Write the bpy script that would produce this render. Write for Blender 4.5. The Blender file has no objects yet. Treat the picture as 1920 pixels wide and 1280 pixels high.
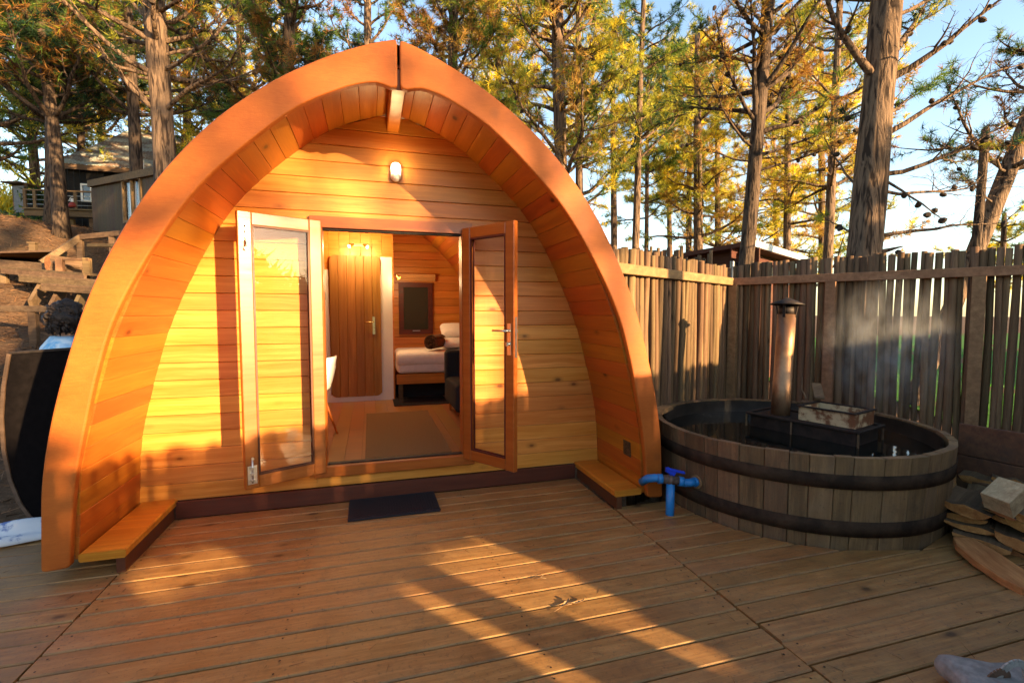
import bpy, bmesh, math, random
import numpy as np
from mathutils import Vector, Matrix

R = math.radians
scene = bpy.context.scene
col = scene.collection

# ------------------------------------------------------------------ camera
PITCH, YAW, EYE = R(3.4), R(16.35), 1.5
cam_data = bpy.data.cameras.new('camera')
cam_data.sensor_width = 36.0
cam_data.lens = 907.0 / 1920.0 * 36.0
cam_data.clip_start, cam_data.clip_end = 0.05, 900.0
cam = bpy.data.objects.new('camera', cam_data)
col.objects.link(cam)
cam.location = (0, 0, EYE)
cam.rotation_euler = (math.pi / 2 - PITCH, 0, -YAW)
scene.camera = cam

# ------------------------------------------------------------------ sky and sun
SUN_AZ, SUN_EL = R(35.5), R(12.0)          # the sun stands behind the camera, to its right
TO_SUN = Vector((math.sin(SUN_AZ) * math.cos(SUN_EL), -math.cos(SUN_AZ) * math.cos(SUN_EL), math.sin(SUN_EL)))
world = bpy.data.worlds.new('World')
scene.world = world
world.use_nodes = True
wt = world.node_tree
bg = wt.nodes['Background']
sky = wt.nodes.new('ShaderNodeTexSky')
sky.sky_type = 'NISHITA'
sky.sun_disc = False
sky.sun_elevation = SUN_EL
sky.sun_rotation = math.pi - SUN_AZ
sky.altitude = 0
sky.air_density = 1.0
sky.dust_density = 0.7
sky.ozone_density = 1.0
wt.links.new(sky.outputs[0], bg.inputs[0])
bg.inputs[1].default_value = 0.115
sun_d = bpy.data.lights.new('sun', 'SUN')
sun_d.energy = 5.0
sun_d.angle = R(0.6)
sun_d.color = (1.0, 0.70, 0.36)
sun = bpy.data.objects.new('sun', sun_d)
sun.rotation_euler = TO_SUN.to_track_quat('Z', 'Y').to_euler()
sun.location = TO_SUN * 40
col.objects.link(sun)
vs = scene.view_settings
vs.view_transform = 'Standard'
vs.look = 'None'
vs.exposure = 2.15
vs.gamma = 1.0
vs.use_curve_mapping = False
try:
    scene.cycles.max_bounces = 10
    scene.cycles.diffuse_bounces = 5
    scene.cycles.glossy_bounces = 4
    scene.cycles.transmission_bounces = 6
    scene.cycles.transparent_max_bounces = 12
    scene.cycles.use_denoising = True
    scene.cycles.caustics_reflective = False
    scene.cycles.caustics_refractive = False
    scene.cycles.sample_clamp_indirect = 6.0
except Exception:
    pass

FWD = Vector((math.sin(YAW) * math.cos(PITCH), math.cos(YAW) * math.cos(PITCH), -math.sin(PITCH)))
RGT = Vector((math.cos(YAW), -math.sin(YAW), 0))
UPV = RGT.cross(FWD)


def at(px, py, t):
    """the place seen at pixel (px, py) of the photograph, t metres ahead of the eye"""
    d = FWD + RGT * ((px - 960) / 907.0) - UPV * ((py - 640) / 907.0)
    return Vector((0, 0, EYE)) + d * t


# ------------------------------------------------------------------ linking and tagging
WORLD = {}


def place(o, M=None, parent=None):
    """link o with world matrix M, under parent"""
    M = Matrix.Identity(4) if M is None else M
    col.objects.link(o)
    if parent is not None:
        o.parent = parent
        o.matrix_parent_inverse = WORLD[parent.name].inverted()
    o.matrix_basis = M
    WORLD[o.name] = M.copy()
    return o


def tag(o, label=None, cat=None, group=None, kind=None):
    if label: o['label'] = label
    if cat: o['category'] = cat
    if group: o['group'] = group
    if kind: o['kind'] = kind
    return o


def thing(name, loc, label, cat, group=None):
    o = bpy.data.objects.new(name, None)
    o.empty_display_size = 0.1
    place(o, Matrix.Translation(Vector(loc)))
    return tag(o, label, cat, group)


def frame(origin, xa, ya=None):
    """matrix whose x axis is xa, whose y axis is as near ya as can be"""
    x = Vector(xa).normalized()
    y = Vector(ya if ya is not None else (0, 0, 1))
    y = (y - x * y.dot(x)).normalized()
    z = x.cross(y)
    M = Matrix((x, y, z)).transposed().to_4x4()
    M.translation = Vector(origin)
    return M


class MB:
    """collects simple shapes into one mesh"""
    def __init__(self):
        self.v, self.f, self.s = [], [], []

    def add(self, vs, fs, smooth=False):
        n = len(self.v)
        self.v += [tuple(q) for q in vs]
        self.f += [tuple(i + n for i in q) for q in fs]
        self.s += [smooth] * len(fs)
        return self

    def box(self, x0, x1, y0, y1, z0, z1, M=None):
        vs = [Vector((x, y, z)) for z in (z0, z1) for y in (y0, y1) for x in (x0, x1)]
        if M is not None: vs = [M @ q for q in vs]
        return self.add(vs, [(0, 2, 3, 1), (4, 5, 7, 6), (0, 1, 5, 4), (2, 6, 7, 3), (0, 4, 6, 2), (1, 3, 7, 5)])

    def bar(self, a, b, w, h, up=(0, 0, 1), c=0.0):
        """a beam from a to b, w wide and h high, with chamfered edges"""
        a, b = Vector(a), Vector(b)
        x = (b - a).normalized()
        u = Vector(up)
        u = (u - x * u.dot(x)).normalized()
        s = x.cross(u)
        if c <= 0:
            prof = [(-w / 2, -h / 2), (w / 2, -h / 2), (w / 2, h / 2), (-w / 2, h / 2)]
        else:
            prof = [(-w / 2 + c, -h / 2), (w / 2 - c, -h / 2), (w / 2, -h / 2 + c), (w / 2, h / 2 - c),
                    (w / 2 - c, h / 2), (-w / 2 + c, h / 2), (-w / 2, h / 2 - c), (-w / 2, -h / 2 + c)]
        n = len(prof)
        vs = [a + s * p + u * q for p, q in prof] + [b + s * p + u * q for p, q in prof]
        fs = [tuple(range(n)), tuple(range(2 * n - 1, n - 1, -1))] + [(i, i + n, (i + 1) % n + n, (i + 1) % n) for i in range(n)]
        return self.add(vs, fs)

    def prism(self, poly, M, depth, bevel=0.0):
        """polygon (2D) in the xy plane of M, pushed depth along its z, edge bevelled at the far end"""
        n = len(poly)
        P = [Vector((x, y, 0)) for x, y in poly]
        c = sum(P, Vector()) / n
        rings = [P, [q + Vector((0, 0, depth - bevel)) for q in P]] if bevel > 0 else [P]
        if bevel > 0:
            top = []
            for i in range(n):
                e = (P[(i + 1) % n] - P[i - 1]).normalized()
                nr = Vector((-e.y, e.x, 0))
                top.append(P[i] + nr * bevel + Vector((0, 0, depth)))
            rings.append(top)
        else:
            rings.append([q + Vector((0, 0, depth)) for q in P])
        vs = [M @ q for r in rings for q in r]
        fs = [tuple(range(n - 1, -1, -1))]
        k = len(rings)
        for j in range(k - 1):
            fs += [(j * n + i, j * n + (i + 1) % n, (j + 1) * n + (i + 1) % n, (j + 1) * n + i) for i in range(n)]
        fs.append(tuple((k - 1) * n + i for i in range(n)))
        return self.add(vs, fs)

    def tube(self, pts, rad, sides=6, cap=True, smooth=True, jag=None):
        pts = [Vector(p) for p in pts]
        m = len(pts)
        if not hasattr(rad, '__len__'): rad = [rad] * m
        vs, fs = [], []
        u = None
        for i, p in enumerate(pts):
            t = (pts[min(i + 1, m - 1)] - pts[max(i - 1, 0)])
            t = t.normalized() if t.length > 1e-9 else Vector((0, 0, 1))
            if u is None:
                u = t.orthogonal().normalized()
            u = (u - t * u.dot(t))
            u = u.normalized() if u.length > 1e-6 else t.orthogonal().normalized()
            w = t.cross(u)
            for k in range(sides):
                a = 2 * math.pi * k / sides
                r = rad[i] * (1 if jag is None else jag(i, k))
                vs.append(p + u * (math.cos(a) * r) + w * (math.sin(a) * r))
        for i in range(m - 1):
            for k in range(sides):
                fs.append((i * sides + k, i * sides + (k + 1) % sides, (i + 1) * sides + (k + 1) % sides, (i + 1) * sides + k))
        self.add(vs, fs, smooth)
        if cap:
            n = len(self.v) - len(vs)
            self.f.append(tuple(n + k for k in range(sides - 1, -1, -1))); self.s.append(False)
            self.f.append(tuple(n + (m - 1) * sides + k for k in range(sides))); self.s.append(False)
        return self

    def lathe(self, prof, c=(0, 0, 0), seg=24, smooth=True, sx=1.0, sy=1.0, M=None):
        vs, fs = [], []
        n = len(prof)
        for k in range(seg):
            a = 2 * math.pi * k / seg
            for r, z in prof:
                q = Vector((c[0] + math.cos(a) * r * sx, c[1] + math.sin(a) * r * sy, c[2] + z))
                vs.append(M @ q if M is not None else q)
        for k in range(seg):
            for i in range(n - 1):
                fs.append((k * n + i, ((k + 1) % seg) * n + i, ((k + 1) % seg) * n + i + 1, k * n + i + 1))
        return self.add(vs, fs, smooth)

    def mesh(self, name, mat):
        me = bpy.data.meshes.new(name)
        me.from_pydata(self.v, [], self.f)
        me.polygons.foreach_set('use_smooth', self.s)
        if mat is not None: me.materials.append(mat)
        me.update()
        return me

    def build(self, name, mat, parent=None, M=None):
        return place(bpy.data.objects.new(name, self.mesh(name, mat)), M, parent)


# ------------------------------------------------------------------ materials
class NT:
    def __init__(self, name):
        self.m = bpy.data.materials.new(name)
        self.m.use_nodes = True
        self.t = self.m.node_tree
        self.b = self.t.nodes['Principled BSDF']
        self.out = self.t.nodes['Material Output']

    def n(self, typ, **kw):
        nd = self.t.nodes.new(typ)
        for k, v in kw.items():
            if k.startswith('i_'):
                self.set(nd.inputs[k[2:].replace('_', ' ')], v)
            elif k.startswith('n_'):
                self.set(nd.inputs[int(k[2:])], v)
            else:
                setattr(nd, k, v)
        return nd

    def set(self, sock, v):
        if isinstance(v, bpy.types.NodeSocket): self.t.links.new(v, sock)
        else: sock.default_value = v

    def ramp(self, fac, stops):
        r = self.n('ShaderNodeValToRGB')
        els = r.color_ramp.elements
        while len(els) < len(stops): els.new(0.5)
        for e, (p, c) in zip(els, stops):
            e.position = p
            e.color = c if len(c) == 4 else (*c, 1)
        self.set(r.inputs[0], fac)
        return r.outputs[0]

    def mix(self, fac, a, b, mode='MIX'):
        x = self.n('ShaderNodeMix', data_type='RGBA', blend_type=mode)
        self.set(x.inputs[0], fac)
        for i, v in ((6, a), (7, b)):
            self.set(x.inputs[i], v if isinstance(v, bpy.types.NodeSocket) else (*v[:3], 1))
        return x.outputs[2]

    def math(self, op, a, b=0.0, c=None):
        x = self.n('ShaderNodeMath', operation=op)
        self.set(x.inputs[0], a); self.set(x.inputs[1], b)
        if c is not None: self.set(x.inputs[2], c)
        return x.outputs[0]


def g3(v): return (v, v, v)


def wood(name, base, dark, grain=(1.2, 22, 22), rough=0.55, knots=0.0, vary=0.25, bump=0.25, dirt=0.0, dirt_col=(0.05, 0.035, 0.025), knot_scale=2.2, weather=0.0, weather_col=(0.25, 0.22, 0.19), spec=0.3, seed_scale=37.0, hue=0.015, speckle=0.0):
    """sawn timber with its grain along the object's x axis"""
    k = NT(name)
    tc = k.n('ShaderNodeTexCoord')
    oi = k.n('ShaderNodeObjectInfo')
    off = k.n('ShaderNodeVectorMath', operation='SCALE', n_0=(1.0, 0.37, 0.71))
    k.set(off.inputs['Scale'], k.math('MULTIPLY', oi.outputs['Random'], seed_scale))
    vec = k.n('ShaderNodeVectorMath', operation='ADD', n_0=tc.outputs['Object'], n_1=off.outputs[0]).outputs[0]
    # wandering grain
    warp = k.n('ShaderNodeTexNoise', i_Vector=vec, i_Scale=1.6, i_Detail=2.0)
    wv = k.n('ShaderNodeVectorMath', operation='SCALE', n_0=warp.outputs['Color'])
    wv.inputs['Scale'].default_value = 0.06
    vec2 = k.n('ShaderNodeVectorMath', operation='ADD', n_0=vec, n_1=wv.outputs[0]).outputs[0]
    mp = k.n('ShaderNodeMapping', i_Vector=vec2)
    mp.inputs['Scale'].default_value = grain
    g1 = k.n('ShaderNodeTexNoise', i_Vector=mp.outputs[0], i_Scale=1.0, i_Detail=6.0, i_Roughness=0.62)
    mp2 = k.n('ShaderNodeMapping', i_Vector=vec2)
    mp2.inputs['Scale'].default_value = (grain[0] * 2.5, grain[1] * 6, grain[2] * 6)
    g2 = k.n('ShaderNodeTexNoise', i_Vector=mp2.outputs[0], i_Scale=1.0, i_Detail=3.0)
    fac = k.math('ADD', k.math('MULTIPLY', g1.outputs[0], 0.72), k.math('MULTIPLY', g2.outputs[0], 0.28))
    colr = k.ramp(fac, [(0.34, dark), (0.5, tuple(0.5 * (a + b) for a, b in zip(base, dark))), (0.62, base), (0.8, tuple(min(1, 1.12 * a) for a in base))])
    big = k.n('ShaderNodeTexNoise', i_Vector=vec, i_Scale=2.3, i_Detail=3.0)
    colr = k.mix(k.math('MULTIPLY', k.math('SUBTRACT', big.outputs[0], 0.42), 1.6), colr, tuple(0.72 * a for a in base), 'MIX')
    if weather > 0:
        wn = k.n('ShaderNodeTexNoise', i_Vector=vec, i_Scale=3.7, i_Detail=6.0, i_Roughness=0.7)
        wf = k.ramp(wn.outputs[0], [(0.45, g3(0)), (0.68, g3(1))])
        colr = k.mix(k.math('MULTIPLY', wf, weather), colr, weather_col)
    if dirt > 0:
        dn = k.n('ShaderNodeTexNoise', i_Vector=vec, i_Scale=7.0, i_Detail=8.0, i_Roughness=0.75)
        df = k.ramp(dn.outputs[0], [(0.52, g3(0)), (0.72, g3(1))])
        colr = k.mix(k.math('MULTIPLY', df, dirt), colr, dirt_col)
    if speckle > 0:
        sn = k.n('ShaderNodeTexNoise', i_Vector=vec, i_Scale=55.0, i_Detail=5.0, i_Roughness=0.7)
        sf = k.ramp(sn.outputs[0], [(0.56, g3(0)), (0.70, g3(1))])
        colr = k.mix(k.math('MULTIPLY', sf, speckle), colr, dirt_col)
        s2 = k.n('ShaderNodeTexNoise', i_Vector=vec, i_Scale=1.3, i_Detail=5.0, i_Roughness=0.65, i_Distortion=0.6)
        s3 = k.ramp(s2.outputs[0], [(0.50, g3(0)), (0.66, g3(1))])
        colr = k.mix(k.math('MULTIPLY', s3, speckle * 0.75), colr, tuple(0.42 * a for a in base))
    if knots > 0:
        mk = k.n('ShaderNodeMapping', i_Vector=vec)
        mk.inputs['Scale'].default_value = (0.55, 1, 1)
        vo = k.n('ShaderNodeTexVoronoi', i_Vector=mk.outputs[0], i_Scale=knot_scale)
        wob = k.math('ADD', vo.outputs['Distance'], k.math('MULTIPLY', k.math('SUBTRACT', g1.outputs[0], 0.5), 0.06))
        ring = k.ramp(wob, [(0.0, g3(1)), (0.05, g3(0.9)), (0.085, g3(0.35)), (0.17, g3(0))])
        colr = k.mix(k.math('MULTIPLY', ring, knots), colr, tuple(0.22 * a for a in dark))
    hsv = k.n('ShaderNodeHueSaturation', i_Color=colr)
    k.set(hsv.inputs['Value'], k.math('ADD', k.math('MULTIPLY', oi.outputs['Random'], vary), 1.0 - vary * 0.55))
    r2 = k.math('FRACT', k.math('MULTIPLY', oi.outputs['Random'], 17.3))
    k.set(hsv.inputs['Hue'], k.math('ADD', k.math('MULTIPLY', r2, 2 * hue), 0.5 - hue))
    k.set(k.b.inputs['Base Color'], hsv.outputs[0])
    k.set(k.b.inputs['Roughness'], k.math('ADD', k.math('MULTIPLY', g1.outputs[0], 0.3), rough - 0.15))
    k.b.inputs['Specular IOR Level'].default_value = spec
    bp = k.n('ShaderNodeBump', i_Height=fac)
    bp.inputs['Strength'].default_value = bump
    bp.inputs['Distance'].default_value = 0.004
    k.set(k.b.inputs['Normal'], bp.outputs[0])
    return k.m


def plain(name, c, rough=0.6, metal=0.0, noise=0.25, scale=12.0, bump=0.1, spec=0.4, c2=None, lo=0.4, hi=0.65, stretch=(1, 1, 1), bump_dist=0.004):
    k = NT(name)
    tc = k.n('ShaderNodeTexCoord')
    mp = k.n('ShaderNodeMapping', i_Vector=tc.outputs['Object'])
    mp.inputs['Scale'].default_value = stretch
    n1 = k.n('ShaderNodeTexNoise', i_Vector=mp.outputs[0], i_Scale=scale, i_Detail=6.0, i_Roughness=0.65)
    c2 = c2 if c2 is not None else tuple(a * (1 - noise) for a in c)
    k.set(k.b.inputs['Base Color'], k.ramp(n1.outputs[0], [(lo, c2), (hi, c)]))
    k.set(k.b.inputs['Roughness'], k.math('ADD', k.math('MULTIPLY', n1.outputs[0], 0.2), rough - 0.1))
    k.b.inputs['Metallic'].default_value = metal
    k.b.inputs['Specular IOR Level'].default_value = spec
    bp = k.n('ShaderNodeBump', i_Height=n1.outputs[0])
    bp.inputs['Strength'].default_value = bump
    bp.inputs['Distance'].default_value = bump_dist
    k.set(k.b.inputs['Normal'], bp.outputs[0])
    return k.m


def glass(name, tint=(1, 1, 1), rough=0.0):
    k = NT(name)
    tr = k.n('ShaderNodeBsdfTransparent', i_Color=(*tint, 1))
    gl = k.n('ShaderNodeBsdfGlossy', i_Roughness=rough)
    ge = k.n('ShaderNodeNewGeometry')
    dt = k.n('ShaderNodeVectorMath', operation='DOT_PRODUCT', n_0=ge.outputs['Incoming'], n_1=ge.outputs['Normal'])
    cs = k.math('ABSOLUTE', dt.outputs['Value'])
    f2 = k.math('ADD', k.math('MULTIPLY', k.math('POWER', k.math('SUBTRACT', 1.0, cs), 5.0), 0.6), 0.025)
    mx = k.n('ShaderNodeMixShader', n_0=f2, n_1=tr.outputs[0], n_2=gl.outputs[0])
    k.set(k.out.inputs['Surface'], mx.outputs[0])
    return k.m


def emitter(name, c, s):
    k = NT(name)
    k.b.inputs['Base Color'].default_value = (*c, 1)
    k.b.inputs['Emission Color'].default_value = (*c, 1)
    k.b.inputs['Emission Strength'].default_value = s
    return k.m


def bark_mat(name, c, c2):
    k = NT(name)
    tc = k.n('ShaderNodeTexCoord')
    mp = k.n('ShaderNodeMapping', i_Vector=tc.outputs['Object'])
    mp.inputs['Scale'].default_value = (1, 1, 0.14)
    vo = k.n('ShaderNodeTexNoise', i_Vector=mp.outputs[0], i_Scale=15.0, i_Detail=2.0, i_Distortion=1.2)
    n1 = k.n('ShaderNodeTexNoise', i_Vector=mp.outputs[0], i_Scale=26.0, i_Detail=6.0, i_Roughness=0.7)
    crack = k.ramp(vo.outputs[0], [(0.36, g3(0.15)), (0.56, g3(1))])
    f = k.math('MULTIPLY', crack, n1.outputs[0])
    k.set(k.b.inputs['Base Color'], k.ramp(f, [(0.1, c2), (0.45, c), (0.75, tuple(1.35 * a for a in c))]))
    k.b.inputs['Roughness'].default_value = 0.9
    k.b.inputs['Specular IOR Level'].default_value = 0.15
    bp = k.n('ShaderNodeBump', i_Height=f)
    bp.inputs['Strength'].default_value = 0.9
    bp.inputs['Distance'].default_value = 0.03
    k.set(k.b.inputs['Normal'], bp.outputs[0])
    return k.m


def leaf_mat(name, trans=0.45):
    k = NT(name)
    at_ = k.n('ShaderNodeAttribute', attribute_name='tint')
    k.set(k.b.inputs['Base Color'], at_.outputs['Color'])
    k.b.inputs['Roughness'].default_value = 0.55
    k.b.inputs['Specular IOR Level'].default_value = 0.25
    tl = k.n('ShaderNodeBsdfTranslucent', i_Color=at_.outputs['Color'])
    mx = k.n('ShaderNodeMixShader', n_0=trans, n_1=k.b.outputs[0], n_2=tl.outputs[0])
    k.set(k.out.inputs['Surface'], mx.outputs[0])
    return k.m


M_facade = wood('oiled_pine', (0.69, 0.275, 0.052), (0.49, 0.140, 0.014), grain=(0.9, 20, 26), rough=0.42, knots=0.95, knot_scale=4.6, vary=0.22, bump=0.12, spec=0.4, hue=0.008)
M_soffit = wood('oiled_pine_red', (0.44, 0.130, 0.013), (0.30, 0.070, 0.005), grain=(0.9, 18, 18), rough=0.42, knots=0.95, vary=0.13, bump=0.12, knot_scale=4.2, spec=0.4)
def stained_board():
    k = NT('stained_board')
    tc = k.n('ShaderNodeTexCoord')
    n1 = k.n('ShaderNodeTexNoise', i_Vector=tc.outputs['Object'], i_Scale=3.0, i_Detail=5.0, i_Roughness=0.6)
    n2 = k.n('ShaderNodeTexNoise', i_Vector=tc.outputs['Object'], i_Scale=120.0, i_Detail=4.0, i_Roughness=0.7)
    mp = k.n('ShaderNodeMapping', i_Vector=tc.outputs['Object'])
    mp.inputs['Scale'].default_value = (9, 9, 60)
    n3 = k.n('ShaderNodeTexNoise', i_Vector=mp.outputs[0], i_Scale=1.0, i_Detail=5.0, i_Roughness=0.7, i_Distortion=1.5)
    vo = k.n('ShaderNodeTexVoronoi', i_Vector=tc.outputs['Object'], i_Scale=2.1)
    base = k.ramp(k.math('ADD', k.math('MULTIPLY', n1.outputs[0], 0.6), k.math('MULTIPLY', n3.outputs[0], 0.4)), [(0.36, (0.32, 0.070, 0.007)), (0.5, (0.39, 0.093, 0.010)), (0.66, (0.46, 0.120, 0.015))])
    base = k.mix(k.ramp(n2.outputs[0], [(0.45, g3(0)), (0.75, g3(0.35))]), base, (0.36, 0.085, 0.015))
    spot = k.ramp(k.math('ADD', vo.outputs['Distance'], k.math('MULTIPLY', n1.outputs[0], 0.08)), [(0.05, g3(0.75)), (0.10, g3(0.45)), (0.15, g3(0))])
    base = k.mix(spot, base, (0.20, 0.055, 0.014))
    k.set(k.b.inputs['Base Color'], base)
    k.set(k.b.inputs['Roughness'], k.math('ADD', k.math('MULTIPLY', n1.outputs[0], 0.3), 0.42))
    k.b.inputs['Specular IOR Level'].default_value = 0.3
    bp = k.n('ShaderNodeBump', i_Height=k.math('ADD', n2.outputs[0], n3.outputs[0]))
    bp.inputs['Strength'].default_value = 0.22
    bp.inputs['Distance'].default_value = 0.004
    k.set(k.b.inputs['Normal'], bp.outputs[0])
    return k.m


M_fascia = stained_board()
M_frame = wood('door_timber', (0.39, 0.112, 0.014), (0.28, 0.064, 0.007), grain=(1.5, 25, 25), rough=0.36, vary=0.1, bump=0.08, spec=0.45, hue=0.005)
M_skirt = wood('dark_red_skirt', (0.115, 0.030, 0.014), (0.07, 0.018, 0.010), rough=0.5, vary=0.1, dirt=0.4)
M_bench = wood('bench_timber', (0.60, 0.215, 0.026), (0.38, 0.105, 0.010), grain=(1.2, 26, 26), rough=0.4, vary=0.05, knots=0.5, bump=0.18)
M_deck = wood('deck_timber', (0.37, 0.185, 0.058), (0.19, 0.083, 0.024), speckle=0.6, grain=(2.6, 38, 38), rough=0.50, hue=0.004, vary=0.22, bump=0.35, dirt=0.42, weather=0.35, weather_col=(0.33, 0.195, 0.080), knots=0.9, knot_scale=4.0, spec=0.35)
M_stave = wood('tub_stave', (0.235, 0.135, 0.058), (0.100, 0.053, 0.024), speckle=0.5, grain=(1.6, 28, 28), rough=0.75, vary=0.55, bump=0.4, dirt=0.45, dirt_col=(0.05, 0.035, 0.025), knots=0.6, weather=0.45, weather_col=(0.17, 0.115, 0.068), hue=0.006)
M_wetwood = plain('wet_dark_wood', (0.032, 0.024, 0.018), rough=0.4, noise=0.5, scale=8)
M_hoop = plain('dark_hoop', (0.062, 0.038, 0.023), rough=0.9, spec=0.05, noise=0.5, scale=6, bump=0.3, c2=(0.026, 0.017, 0.012))
M_stake = wood('fence_stake', (0.215, 0.125, 0.064), (0.085, 0.047, 0.025), grain=(1.3, 30, 30), rough=0.85, vary=0.75, bump=0.5, dirt=0.5, dirt_col=(0.09, 0.06, 0.04), knots=0.8, knot_scale=4.0, spec=0.15, hue=0.012)
M_rail = wood('fence_rail', (0.31, 0.175, 0.080), (0.17, 0.088, 0.038), rough=0.7, vary=0.2, bump=0.3, dirt=0.3, knots=0.4, spec=0.2)
M_oldwood = wood('old_timber', (0.19, 0.120, 0.066), (0.09, 0.054, 0.030), rough=0.8, vary=0.4, bump=0.4, dirt=0.4, spec=0.15)
M_house = wood('black_cladding', (0.016, 0.014, 0.013), (0.008, 0.007, 0.007), rough=0.8, vary=0.4, spec=0.2)
M_cabin = wood('brown_cladding', (0.105, 0.066, 0.035), (0.06, 0.036, 0.02), rough=0.75, vary=0.3, spec=0.2)
M_shed = wood('red_brown_cladding', (0.10, 0.040, 0.022), (0.06, 0.022, 0.013), rough=0.75, vary=0.2, spec=0.2)
M_split = wood('split_wood', (0.48, 0.215, 0.070), (0.28, 0.105, 0.032), grain=(5, 24, 24), rough=0.85, vary=0.35, bump=0.6, dirt=0.25, spec=0.15)
M_split_pale = wood('sawn_block', (0.50, 0.38, 0.20), (0.26, 0.18, 0.09), grain=(22, 22, 22), rough=0.85, vary=0.1, bump=0.6, dirt=0.6, dirt_col=(0.10, 0.08, 0.045), spec=0.15)
M_board = wood('bin_board', (0.14, 0.066, 0.028), (0.07, 0.032, 0.015), rough=0.75, vary=0.2, bump=0.4, dirt=0.6)
M_logbark = bark_mat('log_bark', (0.075, 0.055, 0.042), (0.02, 0.015, 0.012))
M_white = plain('white_paint', (0.78, 0.75, 0.70), rough=0.5, noise=0.06, scale=5, bump=0.02)
M_linen = plain('white_linen', (0.80, 0.77, 0.72), rough=0.9, noise=0.08, scale=18, bump=0.25)
M_black = plain('black_fabric', (0.022, 0.022, 0.026), rough=0.9, noise=0.3, scale=60)
M_mat = plain('navy_rubber_mat', (0.013, 0.013, 0.018), rough=0.85, noise=0.5, scale=120, bump=0.5)
M_rug = plain('jute_rug', (0.26, 0.145, 0.05), rough=0.95, noise=0.45, scale=90, bump=0.6)
M_steel = plain('brushed_steel', (0.62, 0.60, 0.57), rough=0.32, metal=1.0, noise=0.1, scale=30, bump=0.03)
M_oak = wood('brown_door_planks', (0.40, 0.185, 0.040), (0.25, 0.10, 0.018), grain=(1.0, 20, 20), rough=0.5, vary=0.25, knots=0.8)
M_brass = plain('brass', (0.80, 0.62, 0.28), rough=0.3, metal=1.0, noise=0.1, scale=30, bump=0.03)
M_plaque = plain('worn_plate', (0.18, 0.13, 0.08), rough=0.45, metal=0.7, noise=0.6, scale=60, bump=0.2)
M_chimney = plain('heat_stained_steel', (0.44, 0.25, 0.13), rough=0.5, metal=0.7, noise=0.5, scale=4, c2=(0.20, 0.10, 0.055), bump=0.05, stretch=(1, 1, 0.6))
M_soot = plain('sooty_iron', (0.05, 0.032, 0.024), rough=0.6, metal=0.5, noise=0.6, scale=14, c2=(0.02, 0.015, 0.013))
M_rust = plain('rusted_enamel', (0.50, 0.36, 0.20), rough=0.7, noise=0.5, scale=7, c2=(0.16, 0.06, 0.022), lo=0.44, hi=0.53, bump=0.4)
M_bluepipe = plain('blue_pvc', (0.015, 0.20, 0.52), rough=0.35, noise=0.2, scale=12, bump=0.03, spec=0.5)
M_bluehandle = plain('blue_handle', (0.01, 0.05, 0.55), rough=0.4, noise=0.2, scale=12, bump=0.03)
M_browncoupling = plain('grimy_coupling', (0.13, 0.085, 0.065), rough=0.6, noise=0.5, scale=30, bump=0.2)
M_glass = glass('window_glass')
M_darkglass = plain('dark_window', (0.02, 0.022, 0.026), rough=0.06, noise=0.2, scale=2, bump=0.0, spec=0.8)
M_bark = bark_mat('pine_bark', (0.165, 0.105, 0.068), (0.035, 0.022, 0.016))
M_bark_dark = bark_mat('pine_bark_dark', (0.095, 0.062, 0.042), (0.022, 0.015, 0.012))
M_twig = plain('dead_twig', (0.24, 0.155, 0.085), rough=0.85, noise=0.4, scale=20, spec=0.15)
M_cone = plain('pine_cone', (0.06, 0.036, 0.022), rough=0.85, noise=0.6, scale=40, bump=0.8)
M_needle = leaf_mat('needles', 0.5)
M_roof = plain('corrugated_roof', (0.30, 0.33, 0.30), rough=0.6, noise=0.6, scale=1.3, c2=(0.15, 0.10, 0.075), lo=0.42, hi=0.58, bump=0.1, stretch=(1, 3, 1))
M_zinc = plain('zinc_trim', (0.50, 0.53, 0.55), rough=0.5, noise=0.2, scale=6)
M_roofskin = plain('pod_roof_skin', (0.05, 0.038, 0.032), rough=0.8, noise=0.4, scale=10, bump=0.3)
M_panel = plain('black_panel', (0.008, 0.006, 0.006), rough=0.9, spec=0.05, noise=0.4, scale=20, bump=0.2)
M_trim = wood('panel_trim', (0.16, 0.10, 0.06), (0.09, 0.055, 0.03), rough=0.7)
M_skin = plain('skin', (0.50, 0.29, 0.20), rough=0.55, noise=0.1, scale=10, bump=0.05)
M_jeans = plain('dark_denim', (0.03, 0.04, 0.07), rough=0.9, noise=0.3, scale=60)
M_hair = plain('brown_hair', (0.045, 0.024, 0.014), rough=0.55, noise=0.6, scale=25, bump=0.9, c2=(0.014, 0.008, 0.006), bump_dist=0.02)
M_shirt = plain('tie_dye_cloth', (0.60, 0.70, 0.76), rough=0.9, noise=0.3, scale=7, c2=(0.14, 0.42, 0.68), lo=0.42, hi=0.6, bump=0.2)
M_bag = plain('grey_canvas', (0.26, 0.24, 0.22), rough=0.95, noise=0.35, scale=26, bump=0.5)
M_strap = plain('pale_strap', (0.36, 0.35, 0.32), rough=0.95, noise=0.25, scale=50, bump=0.4)
M_towel = plain('printed_towel', (0.62, 0.62, 0.64), rough=0.95, noise=0.2, scale=8, c2=(0.12, 0.17, 0.36), lo=0.34, hi=0.42, bump=0.4)
M_bulb = emitter('lamp_glow', (1.0, 0.72, 0.32), 40.0)
M_spotglow = emitter('spot_glow', (1.0, 0.68, 0.28), 12.0)
M_red = plain('red_plastic', (0.30, 0.03, 0.02), rough=0.5)
M_leafy = leaf_mat('broad_leaf', 0.3)
M_roller = wood('bamboo_blind', (0.60, 0.36, 0.12), (0.42, 0.23, 0.07), rough=0.6)


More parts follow.
